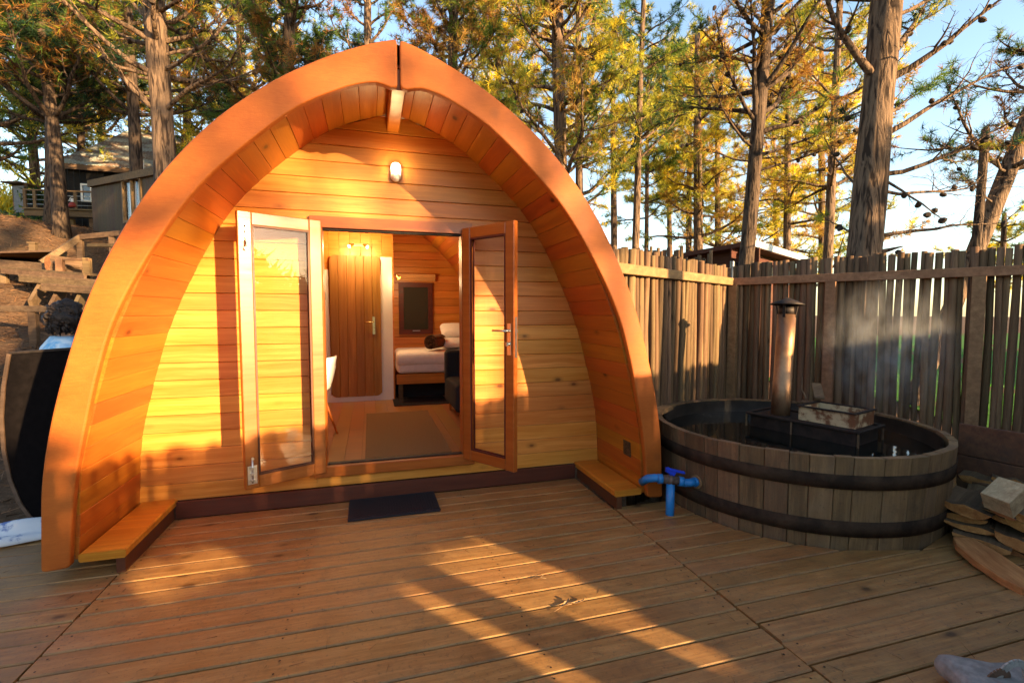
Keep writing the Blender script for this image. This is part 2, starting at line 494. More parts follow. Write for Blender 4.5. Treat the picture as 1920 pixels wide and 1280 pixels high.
def water_mat():
    k = NT('dark_tub_water')
    k.b.inputs['Base Color'].default_value = (0.006, 0.007, 0.006, 1)
    k.b.inputs['Roughness'].default_value = 0.06
    k.b.inputs['Specular IOR Level'].default_value = 0.35
    tc = k.n('ShaderNodeTexCoord')
    n1 = k.n('ShaderNodeTexNoise', i_Vector=tc.outputs['Object'], i_Scale=5.0, i_Detail=3.0)
    bp = k.n('ShaderNodeBump', i_Height=n1.outputs[0])
    bp.inputs['Strength'].default_value = 0.12
    bp.inputs['Distance'].default_value = 0.02
    k.set(k.b.inputs['Normal'], bp.outputs[0])
    return k.m


def ground_mat():
    k = NT('pine_litter')
    tc = k.n('ShaderNodeTexCoord')
    n1 = k.n('ShaderNodeTexNoise', i_Vector=tc.outputs['Object'], i_Scale=0.7, i_Detail=6.0, i_Roughness=0.65)
    n2 = k.n('ShaderNodeTexNoise', i_Vector=tc.outputs['Object'], i_Scale=22.0, i_Detail=8.0, i_Roughness=0.75)
    a = k.ramp(n2.outputs[0], [(0.32, (0.035, 0.020, 0.013)), (0.5, (0.115, 0.060, 0.034)), (0.68, (0.22, 0.125, 0.07))])
    c = k.mix(k.ramp(n1.outputs[0], [(0.4, g3(0)), (0.65, g3(0.6))]), a, (0.15, 0.095, 0.05))
    k.set(k.b.inputs['Base Color'], c)
    k.b.inputs['Roughness'].default_value = 0.95
    k.b.inputs['Specular IOR Level'].default_value = 0.1
    bp = k.n('ShaderNodeBump', i_Height=n2.outputs[0])
    bp.inputs['Strength'].default_value = 0.8
    bp.inputs['Distance'].default_value = 0.05
    k.set(k.b.inputs['Normal'], bp.outputs[0])
    return k.m


M_water = water_mat()
M_ground = ground_mat()
M_lawn = plain('lawn_soil', (0.07, 0.17, 0.018), rough=0.95, noise=0.4, scale=9, spec=0.1, bump=0.5)
M_path = plain('gravel_path', (0.26, 0.22, 0.19), rough=0.95, noise=0.4, scale=30, bump=0.5)
# ------------------------------------------------------------------ ground
SLOPE = Vector((-0.62, 0.785))


def smooth(a, b, x):
    t = max(0.0, min(1.0, (x - a) / (b - a)))
    return t * t * (3 - 2 * t)


def ground_z(x, y):
    s = SLOPE.x * x + SLOPE.y * y
    left = smooth(2.0, -1.5, x)
    z = -0.28
    up = 0.25 * smooth(5.2, 6.6, s) + 1.15 * smooth(6.6, 10.0, s) + 0.9 * smooth(10, 12.5, s) + 1.9 * smooth(12.5, 18, s) + 1.5 * smooth(18, 45, s)
    z += up * left
    z += 0.05 * math.sin(x * 1.7 + y * 0.9) * math.sin(y * 1.3 - x * 0.4) * smooth(4.5, 9, math.hypot(x, y))
    return z


def grid_axis():
    a = [i * 0.5 for i in range(-40, 41)]
    k = 20.0
    far = []
    while k < 260:
        k *= 1.22
        far.append(k)
    return [-v for v in reversed(far)] + a + far


GX = grid_axis()
gm = MB()
gm.v = [(x, y, ground_z(x, y)) for y in GX for x in GX]
n = len(GX)
gm.f = [(j * n + i, j * n + i + 1, (j + 1) * n + i + 1, (j + 1) * n + i) for j in range(n - 1) for i in range(n - 1)]
gm.s = [True] * len(gm.f)
ground = gm.build('ground', M_ground)
tag(ground, 'brown ground of pine needles rising to the left', kind='structure')

lawn = MB()
LX = [(9.5 + i * 1.6) for i in range(26)]
LY = [(-22 + j * 1.6) for j in range(32)]
keep = {}
for j, y in enumerate(LY):
    for i, x in enumerate(LX):
        xx = x + 0.18 * y - 1.2 + 0.5 * math.sin(y)
        keep[(i, j)] = len(lawn.v)
        lawn.v.append((xx, y, ground_z(xx, y) + 0.03))
for j in range(len(LY) - 1):
    for i in range(len(LX) - 1):
        lawn.f.append((keep[(i, j)], keep[(i + 1, j)], keep[(i + 1, j + 1)], keep[(i, j + 1)])); lawn.s.append(True)
tag(lawn.build('lawn', M_lawn), 'bright green lawn seen through the stakes', kind='structure')
# grass blades on the lawn
rng = np.random.default_rng(5)


def blades_mesh(name, P, D, L, W, tint, mat, parent=None, M=None, sharing=None):
    """one long triangle per row: base P, direction D, length L, half width W, colour tint"""
    k = len(P)
    side = np.cross(D, rng.normal(size=(k, 3)))
    side /= (np.linalg.norm(side, axis=1, keepdims=True) + 1e-9)
    V = np.empty((k, 3, 3), np.float32)
    V[:, 0] = P - side * W[:, None]
    V[:, 1] = P + side * W[:, None]
    V[:, 2] = P + D * L[:, None]
    me = bpy.data.meshes.new(name)
    me.vertices.add(3 * k)
    me.vertices.foreach_set('co', V.reshape(-1))
    me.loops.add(3 * k)
    me.loops.foreach_set('vertex_index', np.arange(3 * k, dtype=np.int32))
    me.polygons.add(k)
    me.polygons.foreach_set('loop_start', np.arange(0, 3 * k, 3, dtype=np.int32))
    ca = me.attributes.new('tint', 'FLOAT_COLOR', 'POINT')
    cc = np.ones((k, 3, 4), np.float32)
    cc[:, :, :3] = tint[:, None, :]
    ca.data.foreach_set('color', cc.reshape(-1))
    me.materials.append(mat)
    me.update()
    me.validate()
    return place(bpy.data.objects.new(name, me), M, parent)


gk = 18000
gx = rng.uniform(8.6, 26, gk); gy = rng.uniform(-2, 24, gk)
gx = gx + 0.18 * gy
gp = np.stack([gx, gy, np.array([ground_z(a, b) for a, b in zip(gx, gy)]) + 0.02], 1)
gd = rng.normal(size=(gk, 3)) * 0.35 + np.array([0, 0, 1]); gd /= np.linalg.norm(gd, axis=1, keepdims=True)
gt = np.array([0.07, 0.24, 0.02]) * rng.uniform(0.6, 1.5, (gk, 1))
tag(blades_mesh('lawn_grass', gp, gd, rng.uniform(0.06, 0.14, gk), rng.uniform(0.006, 0.014, gk), gt, M_leafy), 'bright green grass on the lawn beyond the fence', 'grass', kind='stuff')

# ------------------------------------------------------------------ the deck
TUB = Vector((3.334, 3.19, 0))
TUB_RB, TUB_RT, TUB_H = 1.022, 1.056, 0.60
deck = thing('deck', (0.18, 2.0, 0), 'red-brown timber deck of grooved boards with two seams', 'deck')
deck['kind'] = 'structure'
del deck['category']
drnd = random.Random(3)
PITCH_B, BW, BT = 0.1455, 0.1375, 0.032


def deck_board(x0, x1, y, z, cutl=0.0, cutr=0.0):
    """board along x whose ends may be cut at a slant"""
    L = x1 - x0
    c = 0.006
    w = BW
    prof = [(-w / 2, -BT), (w / 2, -BT), (w / 2, -c), (w / 2 - c, 0), (-w / 2 + c, 0), (-w / 2, -c)]
    vs = []
    for e, cut in ((-1, cutl), (1, cutr)):
        for p, q in prof:
            vs.append((e * L / 2 + cut * (p / w), p, q))
    fs = [(5, 4, 3, 2, 1, 0), (6, 7, 8, 9, 10, 11)] + [(i, (i + 1) % 6, (i + 1) % 6 + 6, i + 6) for i in range(6)]
    m = MB().add(vs, fs)
    M = Matrix.Translation((0.5 * (x0 + x1), y, z)) @ Matrix.Rotation(drnd.uniform(-0.0012, 0.0012), 4, 'Z') @ Matrix.Rotation(drnd.uniform(-0.006, 0.006), 4, 'X')
    return m.build('deck_board', M_deck, deck, M)


row = 0
y = 3.985 - BW / 2
hidden = MB()
while y > -2.6:
    z = drnd.uniform(-0.002, 0.001)
    if y > 0.9:
        deck_board(-1.41 + 0.003, 1.77 - 0.003 + drnd.uniform(-0.004, 0.002), y, z)
    else:
        hidden.box(-1.4, 1.765, y - BW / 2, y + BW / 2, -BT, 0)
    # left of the seam
    yl = y - 0.035
    if yl < 3.9 and yl > 0.9:
        deck_board(-4.6 if yl < 3.2 else -3.1, -1.41 - 0.003 + drnd.uniform(-0.01, 0.0), yl, z + drnd.uniform(-0.002, 0.001))
    elif yl <= 0.9:
        hidden.box(-4.6, -1.415, yl - BW / 2, yl + BW / 2, -BT, 0)
    # right of the seam, cut round the tub
    yr = y + 0.03
    if yr < 3.35 and yr > 0.55:
        zr = drnd.uniform(-0.002, 0.001)
        xa = 1.77 + drnd.uniform(0.002, 0.02)
        dy0, dy1 = yr - BW / 2 - TUB.y, yr + BW / 2 - TUB.y
        rr = TUB_RB + 0.02
        if abs(0.5 * (dy0 + dy1)) < rr - 0.03:
            e0 = TUB.x - math.sqrt(max(rr * rr - dy0 * dy0, 0.0))
            e1 = TUB.x - math.sqrt(max(rr * rr - dy1 * dy1, 0.0))
            deck_board(xa, 0.5 * (e0 + e1), yr, zr, 0, (e1 - e0))
            f0 = TUB.x + math.sqrt(max(rr * rr - dy0 * dy0, 0.0))
            f1 = TUB.x + math.sqrt(max(rr * rr - dy1 * dy1, 0.0))
            if 0.5 * (f0 + f1) < 5.2:
                deck_board(0.5 * (f0 + f1), 5.6, yr, zr, (f1 - f0), 0)
        else:
            split = drnd.choice([None, None, 3.4, 4.3]) if yr < 1.9 else None
            if split:
                deck_board(xa, split - 0.002, yr, zr); deck_board(split + 0.002, 6.2, yr, zr)
            else:
                deck_board(xa, 6.2, yr, zr)
    elif yr <= 0.55:
        hidden.box(1.785, 6.2, yr - BW / 2, yr + BW / 2, -BT, 0)
    y -= PITCH_B
hb = hidden.build('deck_boards_behind', M_deck, deck)
hb.name = 'board_field'; WORLD['board_field'] = WORLD.get('deck_boards_behind', Matrix.Identity(4))
hb['kind'] = 'stuff'
joist = MB()
for x in (-4.3, -3.0, -1.41, -0.4, 0.7, 1.77, 2.9, 4.4):
    if x in (2.9,):
        joist.box(x - 0.05, x + 0.05, -2.6, 2.05, -0.2, -BT - 0.003)
    elif x == 4.4:
        joist.box(x - 0.05, x + 0.05, -2.6, 2.2, -0.2, -BT - 0.003)
    else:
        joist.box(x - 0.05, x + 0.05, -2.6, 3.25 if x < 1.8 and x > -1.6 else 3.0, -0.2, -BT - 0.003)
joist.build('joist', M_oldwood, deck)
scm = MB()
srn = random.Random(17)
y = 3.985 - BW / 2
while y > 0.9:
    for x in (-1.36, -0.4, 0.7, 1.72, 1.83, 2.9, -1.46, -3.0):
        yy_ = y + (0.03 if x > 1.77 else (-0.035 if x < -1.41 else 0))
        if x > 1.77 and (yy_ > 2.0 and x > 2.2 or yy_ > 3.2): continue
        if x < -1.41 and yy_ > 3.8: continue
        for q in (-0.038, 0.038):
            if srn.random() < 0.2: continue
            cx_, cy_ = x + srn.uniform(-0.012, 0.012), yy_ + q + srn.uniform(-0.006, 0.006)
            scm.add([(cx_ + 0.0052 * math.cos(k * 1.047), cy_ + 0.0052 * math.sin(k * 1.047), 0.0022) for k in range(6)], [(0, 1, 2, 3, 4, 5)])
    y -= PITCH_B
so_s = scm.build('screw', M_soot, deck)
so_s['kind'] = 'stuff'

# ------------------------------------------------------------------ the pod
PX, PY0, PYW, PYB = 0.20, 3.215, 4.02, 8.15
pod = thing('camping_pod', (PX, PYW, 0), 'glossy orange timber camping pod with pointed arch roof and open glass doors', 'camping pod')


def catmull(pts, n=8):
    P = [np.array(p, float) for p in pts]
    P = [2 * P[0] - P[1]] + P + [2 * P[-1] - P[-2]]
    out = []
    for i in range(1, len(P) - 2):
        for k in range(n):
            t = k / n
            a, b, c, d = P[i - 1], P[i], P[i + 1], P[i + 2]
            out.append(0.5 * (2 * b + (c - a) * t + (2 * a - 5 * b + 4 * c - d) * t * t + (3 * b - a - 3 * c + d) * t ** 3))
    out.append(P[-2])
    return np.array(out)


INNER = catmull([(1.812, 0.10), (1.800, 0.30), (1.782, 0.57), (1.725, 0.85), (1.662, 1.10), (1.57, 1.41), (1.385, 1.84), (1.155, 2.25), (0.91, 2.525), (0.56, 2.825), (0.26, 2.985), (0.0, 3.06)], 12)
OUTER = catmull([(1.968, 0.065), (1.958, 0.28), (1.942, 0.55), (1.897, 0.84), (1.82, 1.16), (1.70, 1.55), (1.55, 1.89), (1.345, 2.24), (1.068, 2.58), (0.75, 2.85), (0.44, 3.04), (0.17, 3.163), (0.008, 3.213)], 8)
FASC = catmull([(1.835, 0.075), (1.815, 0.32), (1.788, 0.56), (1.73, 0.86), (1.655, 1.19), (1.555, 1.50), (1.372, 1.86), (1.13, 2.225), (0.86, 2.505), (0.59, 2.735), (0.34, 2.872), (0.20, 2.922), (0.115, 2.930), (0.065, 2.912), (0.008, 2.918)], 6)


def inner_x(z):
    zs = INNER[:, 1]; xs = INNER[:, 0]
    return float(np.interp(z, zs, xs))


def resample(P, step):
    d = np.r_[0, np.cumsum(np.hypot(*np.diff(P, axis=0).T))]
    m = max(1, int(round(d[-1] / step)))
    s = np.linspace(0, d[-1], m + 1)
    return np.stack([np.interp(s, d, P[:, 0]), np.interp(s, d, P[:, 1])], 1)


# fascia halves, with rounded edges
for sgn in (-1, 1):
    o_ = resample(OUTER, 0.06); i_ = resample(FASC, 0.045)
    poly = [tuple(p) for p in o_] + [tuple(p) for p in i_[::-1]]
    # round the bottom foot and the apex corners a little
    def rounded(poly):
        out = []
        n = len(poly)
        for q in range(n):
            a, b, c = Vector(poly[q - 1]), Vector(poly[q]), Vector(poly[(q + 1) % n])
            ang = (a - b).angle(c - b) if (a - b).length > 1e-6 and (c - b).length > 1e-6 else math.pi
            if ang < R(125):
                r = 0.03
                p0 = b + (a - b).normalized() * min(r, (a - b).length * 0.45)
                p1 = b + (c - b).normalized() * min(r, (c - b).length * 0.45)
                for t in (0, .25, .5, .75, 1):
                    v = p0 * (1 - t) ** 2 + b * (2 * t * (1 - t)) + p1 * t * t
                    out.append((v.x, v.y))
            else:
                out.append((b.x, b.y))
        return out
    poly = rounded(poly)
    poly = [(sgn * x, z) for x, z in poly]
    if sgn > 0: poly = poly[::-1]
    bm = bmesh.new()
    vsb = [bm.verts.new((x, 0, z)) for x, z in poly]
    f = bm.faces.new(vsb)
    bm.normal_update()
    if f.normal.y > 0: f.normal_flip()
    ex = bmesh.ops.extrude_face_region(bm, geom=[f])
    for v in [g for g in ex['geom'] if isinstance(g, bmesh.types.BMVert)]:
        v.co.y -= 0.045
    bmesh.ops.recalc_face_normals(bm, faces=bm.faces)
    rim = [e for e in bm.edges if all(v.co.y < -0.04 for v in e.verts) and len(e.link_faces) == 2 and abs(e.link_faces[0].normal.dot(e.link_faces[1].normal)) < 0.5]
    bmesh.ops.bevel(bm, geom=rim, offset=0.011, segments=3, profile=0.5, affect='EDGES')
    me = bpy.data.meshes.new('fascia')
    bm.to_mesh(me); bm.free()
    me.materials.append(M_fascia)
    fo = place(bpy.data.objects.new('fascia', me), Matrix.Translation((PX, PY0 + 0.045, 0)), pod)

# soffit and ceiling planks, running front to back
seg = resample(INNER, 0.128)
prnd = random.Random(8)
for sgn in (-1, 1):
    for a, b in zip(seg[:-1], seg[1:]):
        A = Vector((PX + sgn * a[0], 0, a[1])); B = Vector((PX + sgn * b[0], 0, b[1]))
        w = (B - A).length
        along = Vector((0, 1, 0))
        across = (B - A).normalized()
        inward = Vector((-(B - A).z, 0, (B - A).x)).normalized()
        mid = (A + B) / 2
        if inward.dot(Vector((PX, 0, 1.2)) - mid) < 0: inward = -inward
        y0, y1 = PY0 + 0.048, PYB
        m = MB()
        c, th, hw = 0.0025, 0.02, w / 2 - 0.0007
        L = (y1 - y0) / 2
        prof = [(-hw, -th), (hw, -th), (hw, -c), (hw - c, 0), (-hw + c, 0), (-hw, -c)]
        vs = [(e * L, p, q) for e in (-1, 1) for p, q in prof]
        fs = [tuple(range(6)), tuple(range(11, 5, -1))] + [(i, i + 6, (i + 1) % 6 + 6, (i + 1) % 6) for i in range(6)]
        m.add(vs, fs)
        o = Vector((mid.x, (y0 + y1) / 2, mid.z)) + inward * prnd.uniform(-0.0015, 0.0015)
        M = Matrix((along, across, inward)).transposed().to_4x4()
        if M.to_3x3().determinant() < 0:
            M = Matrix((-along, across, inward)).transposed().to_4x4()
        M.translation = o
        m.build('soffit_plank', M_soffit, pod, M)

# roof shell (an arch-shaped skin over the planks)
rs = resample(OUTER, 0.1)
sh = MB()
ring = [(PX - x + (0.012 if x > 0.02 else 0), z - 0.012) for x, z in rs] + [(PX + x - 0.012, z - 0.012) for x, z in rs[::-1]][1:]
inn = [(PX - x * 1.0 - 0.028, z + 0.028) for x, z in resample(INNER, 0.1)]
inn = inn + [(2 * PX - x, z) for x, z in inn[::-1]][1:]
yb0, yb1 = PY0 + 0.047, PYB + 0.25
for pts in (ring, inn):
    k = len(pts)
    vs = [(x, yb0, z) for x, z in pts] + [(x, yb1, z) for x, z in pts]
    sh.add(vs, [(i, i + 1, i + 1 + k, i + k) for i in range(k - 1)], True)
sh.build('roof_shell', M_roofskin, pod)

# ridge beam
rb = MB()
rb.bar((PX, PY0 + 0.05, 2.985), (PX, PYW + 0.1, 2.985), 0.095, 0.13, c=0.008)
rb.build('ridge_beam', M_soffit, pod, None)

# front wall planks, clipped by the arch and by the door opening
DX0, DX1, DZ1 = -0.425, 0.822, 2.235           # frame outside
wrnd = random.Random(12)
FP = 0.1265


def facade_plank(xl0, xr0, xl1, xr1, z0, z1, yf=PYW, mat=None, name='facade_plank', th=0.022, parent=None):
    cx_, cz_ = 0.25 * (xl0 + xr0 + xl1 + xr1), 0.5 * (z0 + z1)
    c, g = 0.006, 0.0013
    back = [(xl0, z0 + g), (xr0, z0 + g), (xr1, z1 - g), (xl1, z1 - g)]
    midp = back
    fr = [(xl0, z0 + g + c * 0.4), (xr0, z0 + g + c * 0.4), (xr1, z1 - g - c), (xl1, z1 - g - c)]
    vs = [(x - cx_, th, z - cz_) for x, z in back] + [(x - cx_, c * 0.8, z - cz_) for x, z in midp] + [(x - cx_, 0, z - cz_) for x, z in fr]
    fs = [(3, 2, 1, 0), (8, 9, 10, 11)]
    for b0 in (0, 4):
        fs += [(b0 + i, b0 + (i + 1) % 4, b0 + 4 + (i + 1) % 4, b0 + 4 + i) for i in range(4)]
    m = MB().add(vs, fs)
    return m.build(name, mat or M_facade, parent or pod, Matrix.Translation((cx_, yf + wrnd.uniform(-0.0012, 0.0012), cz_)))


z = 0.125
while z < 3.03:
    z1 = min(z + FP, 3.05)
    h0, h1 = inner_x(z) + 0.012, max(inner_x(z1), 0.0) + 0.012
    if z1 > 3.0: h1 = min(h1, 0.12)
    L0, R0, L1, R1 = PX - h0, PX + h0, PX - h1, PX + h1
    if z1 <= 0.215 or z >= DZ1 - 0.01:
        facade_plank(L0, R0, L1, R1, z, z1)
    else:
        facade_plank(L0, DX0 + 0.01, L1, DX0 + 0.01, z, z1)
        facade_plank(DX1 - 0.01, R0, DX1 - 0.01, R1, z, z1)
        if z < 0.215 < z1:
            facade_plank(DX0 + 0.0105, DX1 - 0.0105, DX0 + 0.0105, DX1 - 0.0105, z, 0.216)
        if z < DZ1 < z1:
            facade_plank(DX0 + 0.0105, DX1 - 0.0105, DX0 + 0.0105, DX1 - 0.0105, DZ1 - 0.004, z1)
    z = z1
lin = MB()      # lining board behind the planks so no light leaks through the joints
hz = np.linspace(0.13, 3.0, 30)
for a, b in zip(hz[:-1], hz[1:]):
    for (l, r) in (((-1), DX0), (DX1, 1)) if b < DZ1 and a > 0.2 else (((-1), 1),):
        xl0 = PX - inner_x(a) if l == -1 else l; xl1 = PX - inner_x(b) if l == -1 else l
        xr0 = PX + inner_x(a) if r == 1 else r; xr1 = PX + inner_x(b) if r == 1 else r
        lin.add([(xl0, PYW + 0.03, a), (xr0, PYW + 0.03, a), (xr1, PYW + 0.03, b), (xl1, PYW + 0.03, b)], [(0, 1, 2, 3)])
lin.build('inner_lining', M_roofskin, pod)

# skirt, benches
MB().bar((PX - 1.58, PYW - 0.018, 0.062), (PX + 1.57, PYW - 0.018, 0.062), 0.03, 0.122, c=0.003).build('skirt_board', M_skirt, pod)
for sgn in (-1, 1):
    xi = PX + sgn * 1.585
    xo = PX + sgn * 1.80
    x_a, x_b = min(xi - sgn * 0.012, xo), max(xi - sgn * 0.012, xo)
    b = MB()
    b.bar(((x_a + x_b) / 2, PY0 + 0.035 - (0.02 if sgn < 0 else 0), 0.118), ((x_a + x_b) / 2, PYW - 0.002, 0.118), x_b - x_a, 0.05, c=0.008)
    Mx = Matrix.Identity(4)
    bo = b.build('bench_seat', M_bench, pod)
    rz = MB()
    rz.bar((xi + sgn * 0.022, PY0 + 0.03, 0.046), (xi + sgn * 0.022, PYW - 0.035, 0.046), 0.044, 0.092, c=0.002)
    rz.build('bench_riser', M_skirt, pod)

# floor and interior shell
ZF = 0.215
fm = MB().box(PX - 1.75, PX + 1.75, PYW + 0.06, PYB, ZF - 0.05, ZF)
fm.build('floor_slab', M_roofskin, pod)
M_floor = wood('interior_floor', (0.42, 0.205, 0.075), (0.27, 0.12, 0.04), rough=0.35, vary=0.2, bump=0.06)
for i in range(24):
    xx = PX - 1.75 + i * 0.146
    MB().bar((xx + 0.073, PYW + 0.062, ZF + 0.004), (xx + 0.073, PYB - 0.02, ZF + 0.004), 0.144, 0.008, c=0.001).build('floor_board', M_floor, pod)
z = 0.22
while z < 3.0:
    z1 = min(z + FP, 3.03)
    h0, h1 = inner_x(z), inner_x(z1)
    facade_plank(PX - h0, PX + h0, PX - h1, PX + h1, z, z1, yf=PYB - 0.03, mat=M_facade, name='back_wall_plank')
    z = z1

bk = MB()
for a, b in zip(hz[:-1], hz[1:]):
    bk.add([(PX - inner_x(a) - 0.1, PYB + 0.04, a), (PX + inner_x(a) + 0.1, PYB + 0.04, a), (PX + inner_x(b) + 0.1, PYB + 0.04, b), (PX - inner_x(b) - 0.1, PYB + 0.04, b)], [(0, 1, 2, 3)])
bk.build('rear_sheathing', M_roofskin, pod)

# door frame
fr = MB()
YF = PYW - 0.03
for x in (DX0, DX1 - 0.085):
    MB().box(x, x + 0.085, YF, PYW + 0.10, 0.301, DZ1 - 0.085).build('door_jamb', M_frame, pod)
MB().box(DX0 - 0.002, DX1 + 0.002, YF - 0.002, PYW + 0.10, DZ1 - 0.085, DZ1).build('door_head', M_frame, pod)
MB().bar((DX0 - 0.01, PYW + 0.01, 0.258), (DX1 + 0.01, PYW + 0.01, 0.258), 0.13, 0.085, c=0.006).build('door_sill', M_frame, pod)
MB().bar((DX0 + 0.09, PYW + 0.015, 0.305), (DX1 - 0.09, PYW + 0.015, 0.305), 0.05, 0.014, c=0.004).build('threshold_strip', M_soot, pod)
MB().bar((DX0 + 0.09, PYW + 0.02, DZ1 - 0.094), (DX1 - 0.09, PYW + 0.02, DZ1 - 0.094), 0.05, 0.016, c=0.003).build('head_seal', M_soot, pod)


def door_leaf(hinge, end, z0, z1, right):
    a, b = Vector((*hinge, 0)), Vector((*end, 0))
    x = (b - a).normalized()
    L = (b - a).length
    M = frame((hinge[0], hinge[1], z0), x, (0, 0, 1))      # local x along leaf, y up, z out of its face
    H = z1 - z0
    T = 0.046
    st, rt, rbm = 0.088, 0.088, 0.088
    m = MB()
    def bx(x0, x1, y0, y1, t=T, c=0.005):
        # a rail or stile with chamfered edges
        vs = []
        for zz, ins in ((-t / 2, c), (-t / 2 + c, 0), (t / 2 - c, 0), (t / 2, c)):
            vs += [(x0 + ins, y0 + ins, zz), (x1 - ins, y0 + ins, zz), (x1 - ins, y1 - ins, zz), (x0 + ins, y1 - ins, zz)]
        fs = [(3, 2, 1, 0), (12, 13, 14, 15)]
        for k in range(3):
            fs += [(k * 4 + i, k * 4 + (i + 1) % 4, k * 4 + 4 + (i + 1) % 4, k * 4 + 4 + i) for i in range(4)]
        m.add(vs, fs)
    bx(0, st, 0, H); bx(L - st, L, 0, H)
    bx(st + 0.0005, L - st - 0.0005, 0.0008, rbm, T - 0.001); bx(st + 0.0005, L - st - 0.0005, H - rt, H - 0.0008, T - 0.001)
    leaf = m.build('door_leaf', M_frame, pod, M)
    g = MB().box(st + 0.004, L - st - 0.004, rbm + 0.004, H - rt - 0.004, -0.009, -0.003)
    g.build('glass_pane', M_glass, leaf, M)
    bd = MB()
    for sgn in (-1, 1):
        zz = sgn * 0.017
        for q in ((st, st + 0.012, rbm, H - rt), (L - st - 0.012, L - st, rbm, H - rt)):
            bd.box(q[0], q[1], q[2], q[3], zz - 0.004, zz + 0.004)
        for q in ((st + 0.0125, L - st - 0.0125, rbm, rbm + 0.012), (st + 0.0125, L - st - 0.0125, H - rt - 0.012, H - rt)):
            bd.box(q[0], q[1], q[2], q[3], zz - 0.004, zz + 0.004)
    bd.build('glazing_bead', M_skirt, leaf, M)
    return leaf, M, L, H, T


leafL, ML, LL, HL, TL = door_leaf((-0.352, 3.965), (-0.862, 3.722), 0.262, 2.192, False)
# which way is the side seen from the deck
sL = 1 if (ML.to_3x3() @ Vector((0, 0, 1))).y < 0 else -1
for nm, y0, rodlen, up in (('door_bolt', HL - 0.20, 0.19, -1), ('door_bolt', 0.035, 0.17, 1)):
    m = MB()
    xc = LL - 0.045
    zf = sL * TL / 2
    m.box(xc - 0.03, xc + 0.03, y0, y0 + 0.13, min(zf, zf + sL * 0.004), max(zf, zf + sL * 0.004))
    yy0, yy1 = (y0 + 0.12, y0 - 0.055) if up < 0 else (y0 + 0.01, y0 + 0.185)
    m.tube([(xc, yy0, zf + sL * 0.011), (xc, yy1, zf + sL * 0.011)], 0.0065, 8)
    m.tube([(xc, yy1, zf + sL * 0.011), (xc, yy1, zf + sL * 0.028)], 0.009, 8)
    for q in (0.03, 0.075, 0.115):
        m.box(xc - 0.013, xc + 0.013, y0 + q - 0.007, y0 + q + 0.007, min(zf + sL * 0.0045, zf + sL * 0.02), max(zf + sL * 0.0045, zf + sL * 0.02))
    m.build(nm, M_steel, leafL, ML)

leafR, MR, LR, HR, TR = door_leaf((0.752, 3.965), (1.057, 3.500), 0.278, 2.186, True)
sR = 1 if (MR.to_3x3() @ Vector((0, 0, 1))).x < 0 else -1
for s_ in (sR, -sR):
    zf = s_ * TR / 2
    m = MB()
    xc = LR - 0.045
    m.box(xc - 0.017, xc + 0.017, 0.90, 1.14, min(zf, zf + s_ * 0.006), max(zf, zf + s_ * 0.006))
    m.tube([(xc, 1.085, zf), (xc, 1.085, zf + s_ * 0.045)], 0.009, 8)
    m.tube([(xc, 1.085, zf + s_ * 0.045), (xc - 0.03, 1.085, zf + s_ * 0.05), (xc - 0.13, 1.085, zf + s_ * 0.05)], 0.008, 8)
    m.tube([(xc, 0.985, zf), (xc, 0.985, zf + s_ * 0.02)], 0.013, 10)
    m.box(xc - 0.004, xc + 0.004, 0.97, 1.0, min(zf + s_ * 0.02, zf + s_ * 0.04), max(zf + s_ * 0.02, zf + s_ * 0.04))
    m.build('door_handle', M_steel, leafR, MR)
m = MB().box(LR, LR + 0.003, 0.88, 1.19, -0.011, 0.011)
m.box(LR + 0.003, LR + 0.012, 1.07, 1.10, -0.006, 0.006)
m.build('lock_plate', M_steel, leafR, MR)

# plaque on the right soffit
pa = Vector((PX + inner_x(0.33), 3.46, 0.33)); pb = Vector((PX + inner_x(0.47), 3.46, 0.47))
pn = Vector((-(pb - pa).z, 0, (pb - pa).x)).normalized()
if pn.x > 0: pn = -pn
Mp = frame((pa + pb) / 2 + pn * 0.004, (0, -1, 0), (pb - pa))
m = MB().box(-0.055, 0.055, -0.06, 0.06, -0.002, 0.003)
for q in range(4):
    m.box(-0.04, 0.04 - 0.012 * (q % 2), 0.03 - q * 0.022, 0.038 - q * 0.022, 0.003, 0.0042)
plq = m.build('plaque', M_plaque, pod, Mp)

# bulkhead lamp on the front wall
lamp = thing('wall_lamp', (0.216, PYW, 2.61), 'lit oval white bulkhead lamp on the front wall above the doors', 'wall lamp')


def capsule(w, h, n=10):
    r = w / 2
    out = []
    for k in range(n + 1):
        a = math.pi * k / n
        out.append((r * math.cos(a), h / 2 - r + r * math.sin(a)))
    for k in range(n + 1):
        a = math.pi + math.pi * k / n
        out.append((r * math.cos(a), -h / 2 + r + r * math.sin(a)))
    return out


Ml = frame((0.216, PYW - 0.001, 2.61), (1, 0, 0), (0, 0, 1))
MB().prism(capsule(0.082, 0.150), Ml, 0.035, 0.006).build('backplate', M_white, lamp, Ml @ Matrix.Identity(4) if False else None)
m = MB()
Mg = frame((0.216, PYW - 0.036, 2.632), (1, 0, 0), (0, 0, 1))
m.lathe([(0.0001, 0.034), (0.018, 0.031), (0.030, 0.022), (0.034, 0.0)], seg=20, M=Mg)
gl = m.build('lamp_glow', M_bulb, lamp)
m = MB()
Mg2 = frame((0.216, PYW - 0.036, 2.575), (1, 0, 0), (0, 0, 1))
m.lathe([(0.0001, 0.026), (0.022, 0.022), (0.033, 0.010), (0.035, 0.0)], seg=20, M=Mg2)
m.build('lower_cover', M_white, lamp)
pl = bpy.data.lights.new('lamp_light', 'POINT'); pl.energy = 0.3; pl.color = (1, 0.66, 0.28); pl.shadow_soft_size = 0.04
plo = bpy.data.objects.new('lamp_light', pl)
place(plo, Matrix.Translation((0.216, PYW - 0.12, 2.66)), lamp)

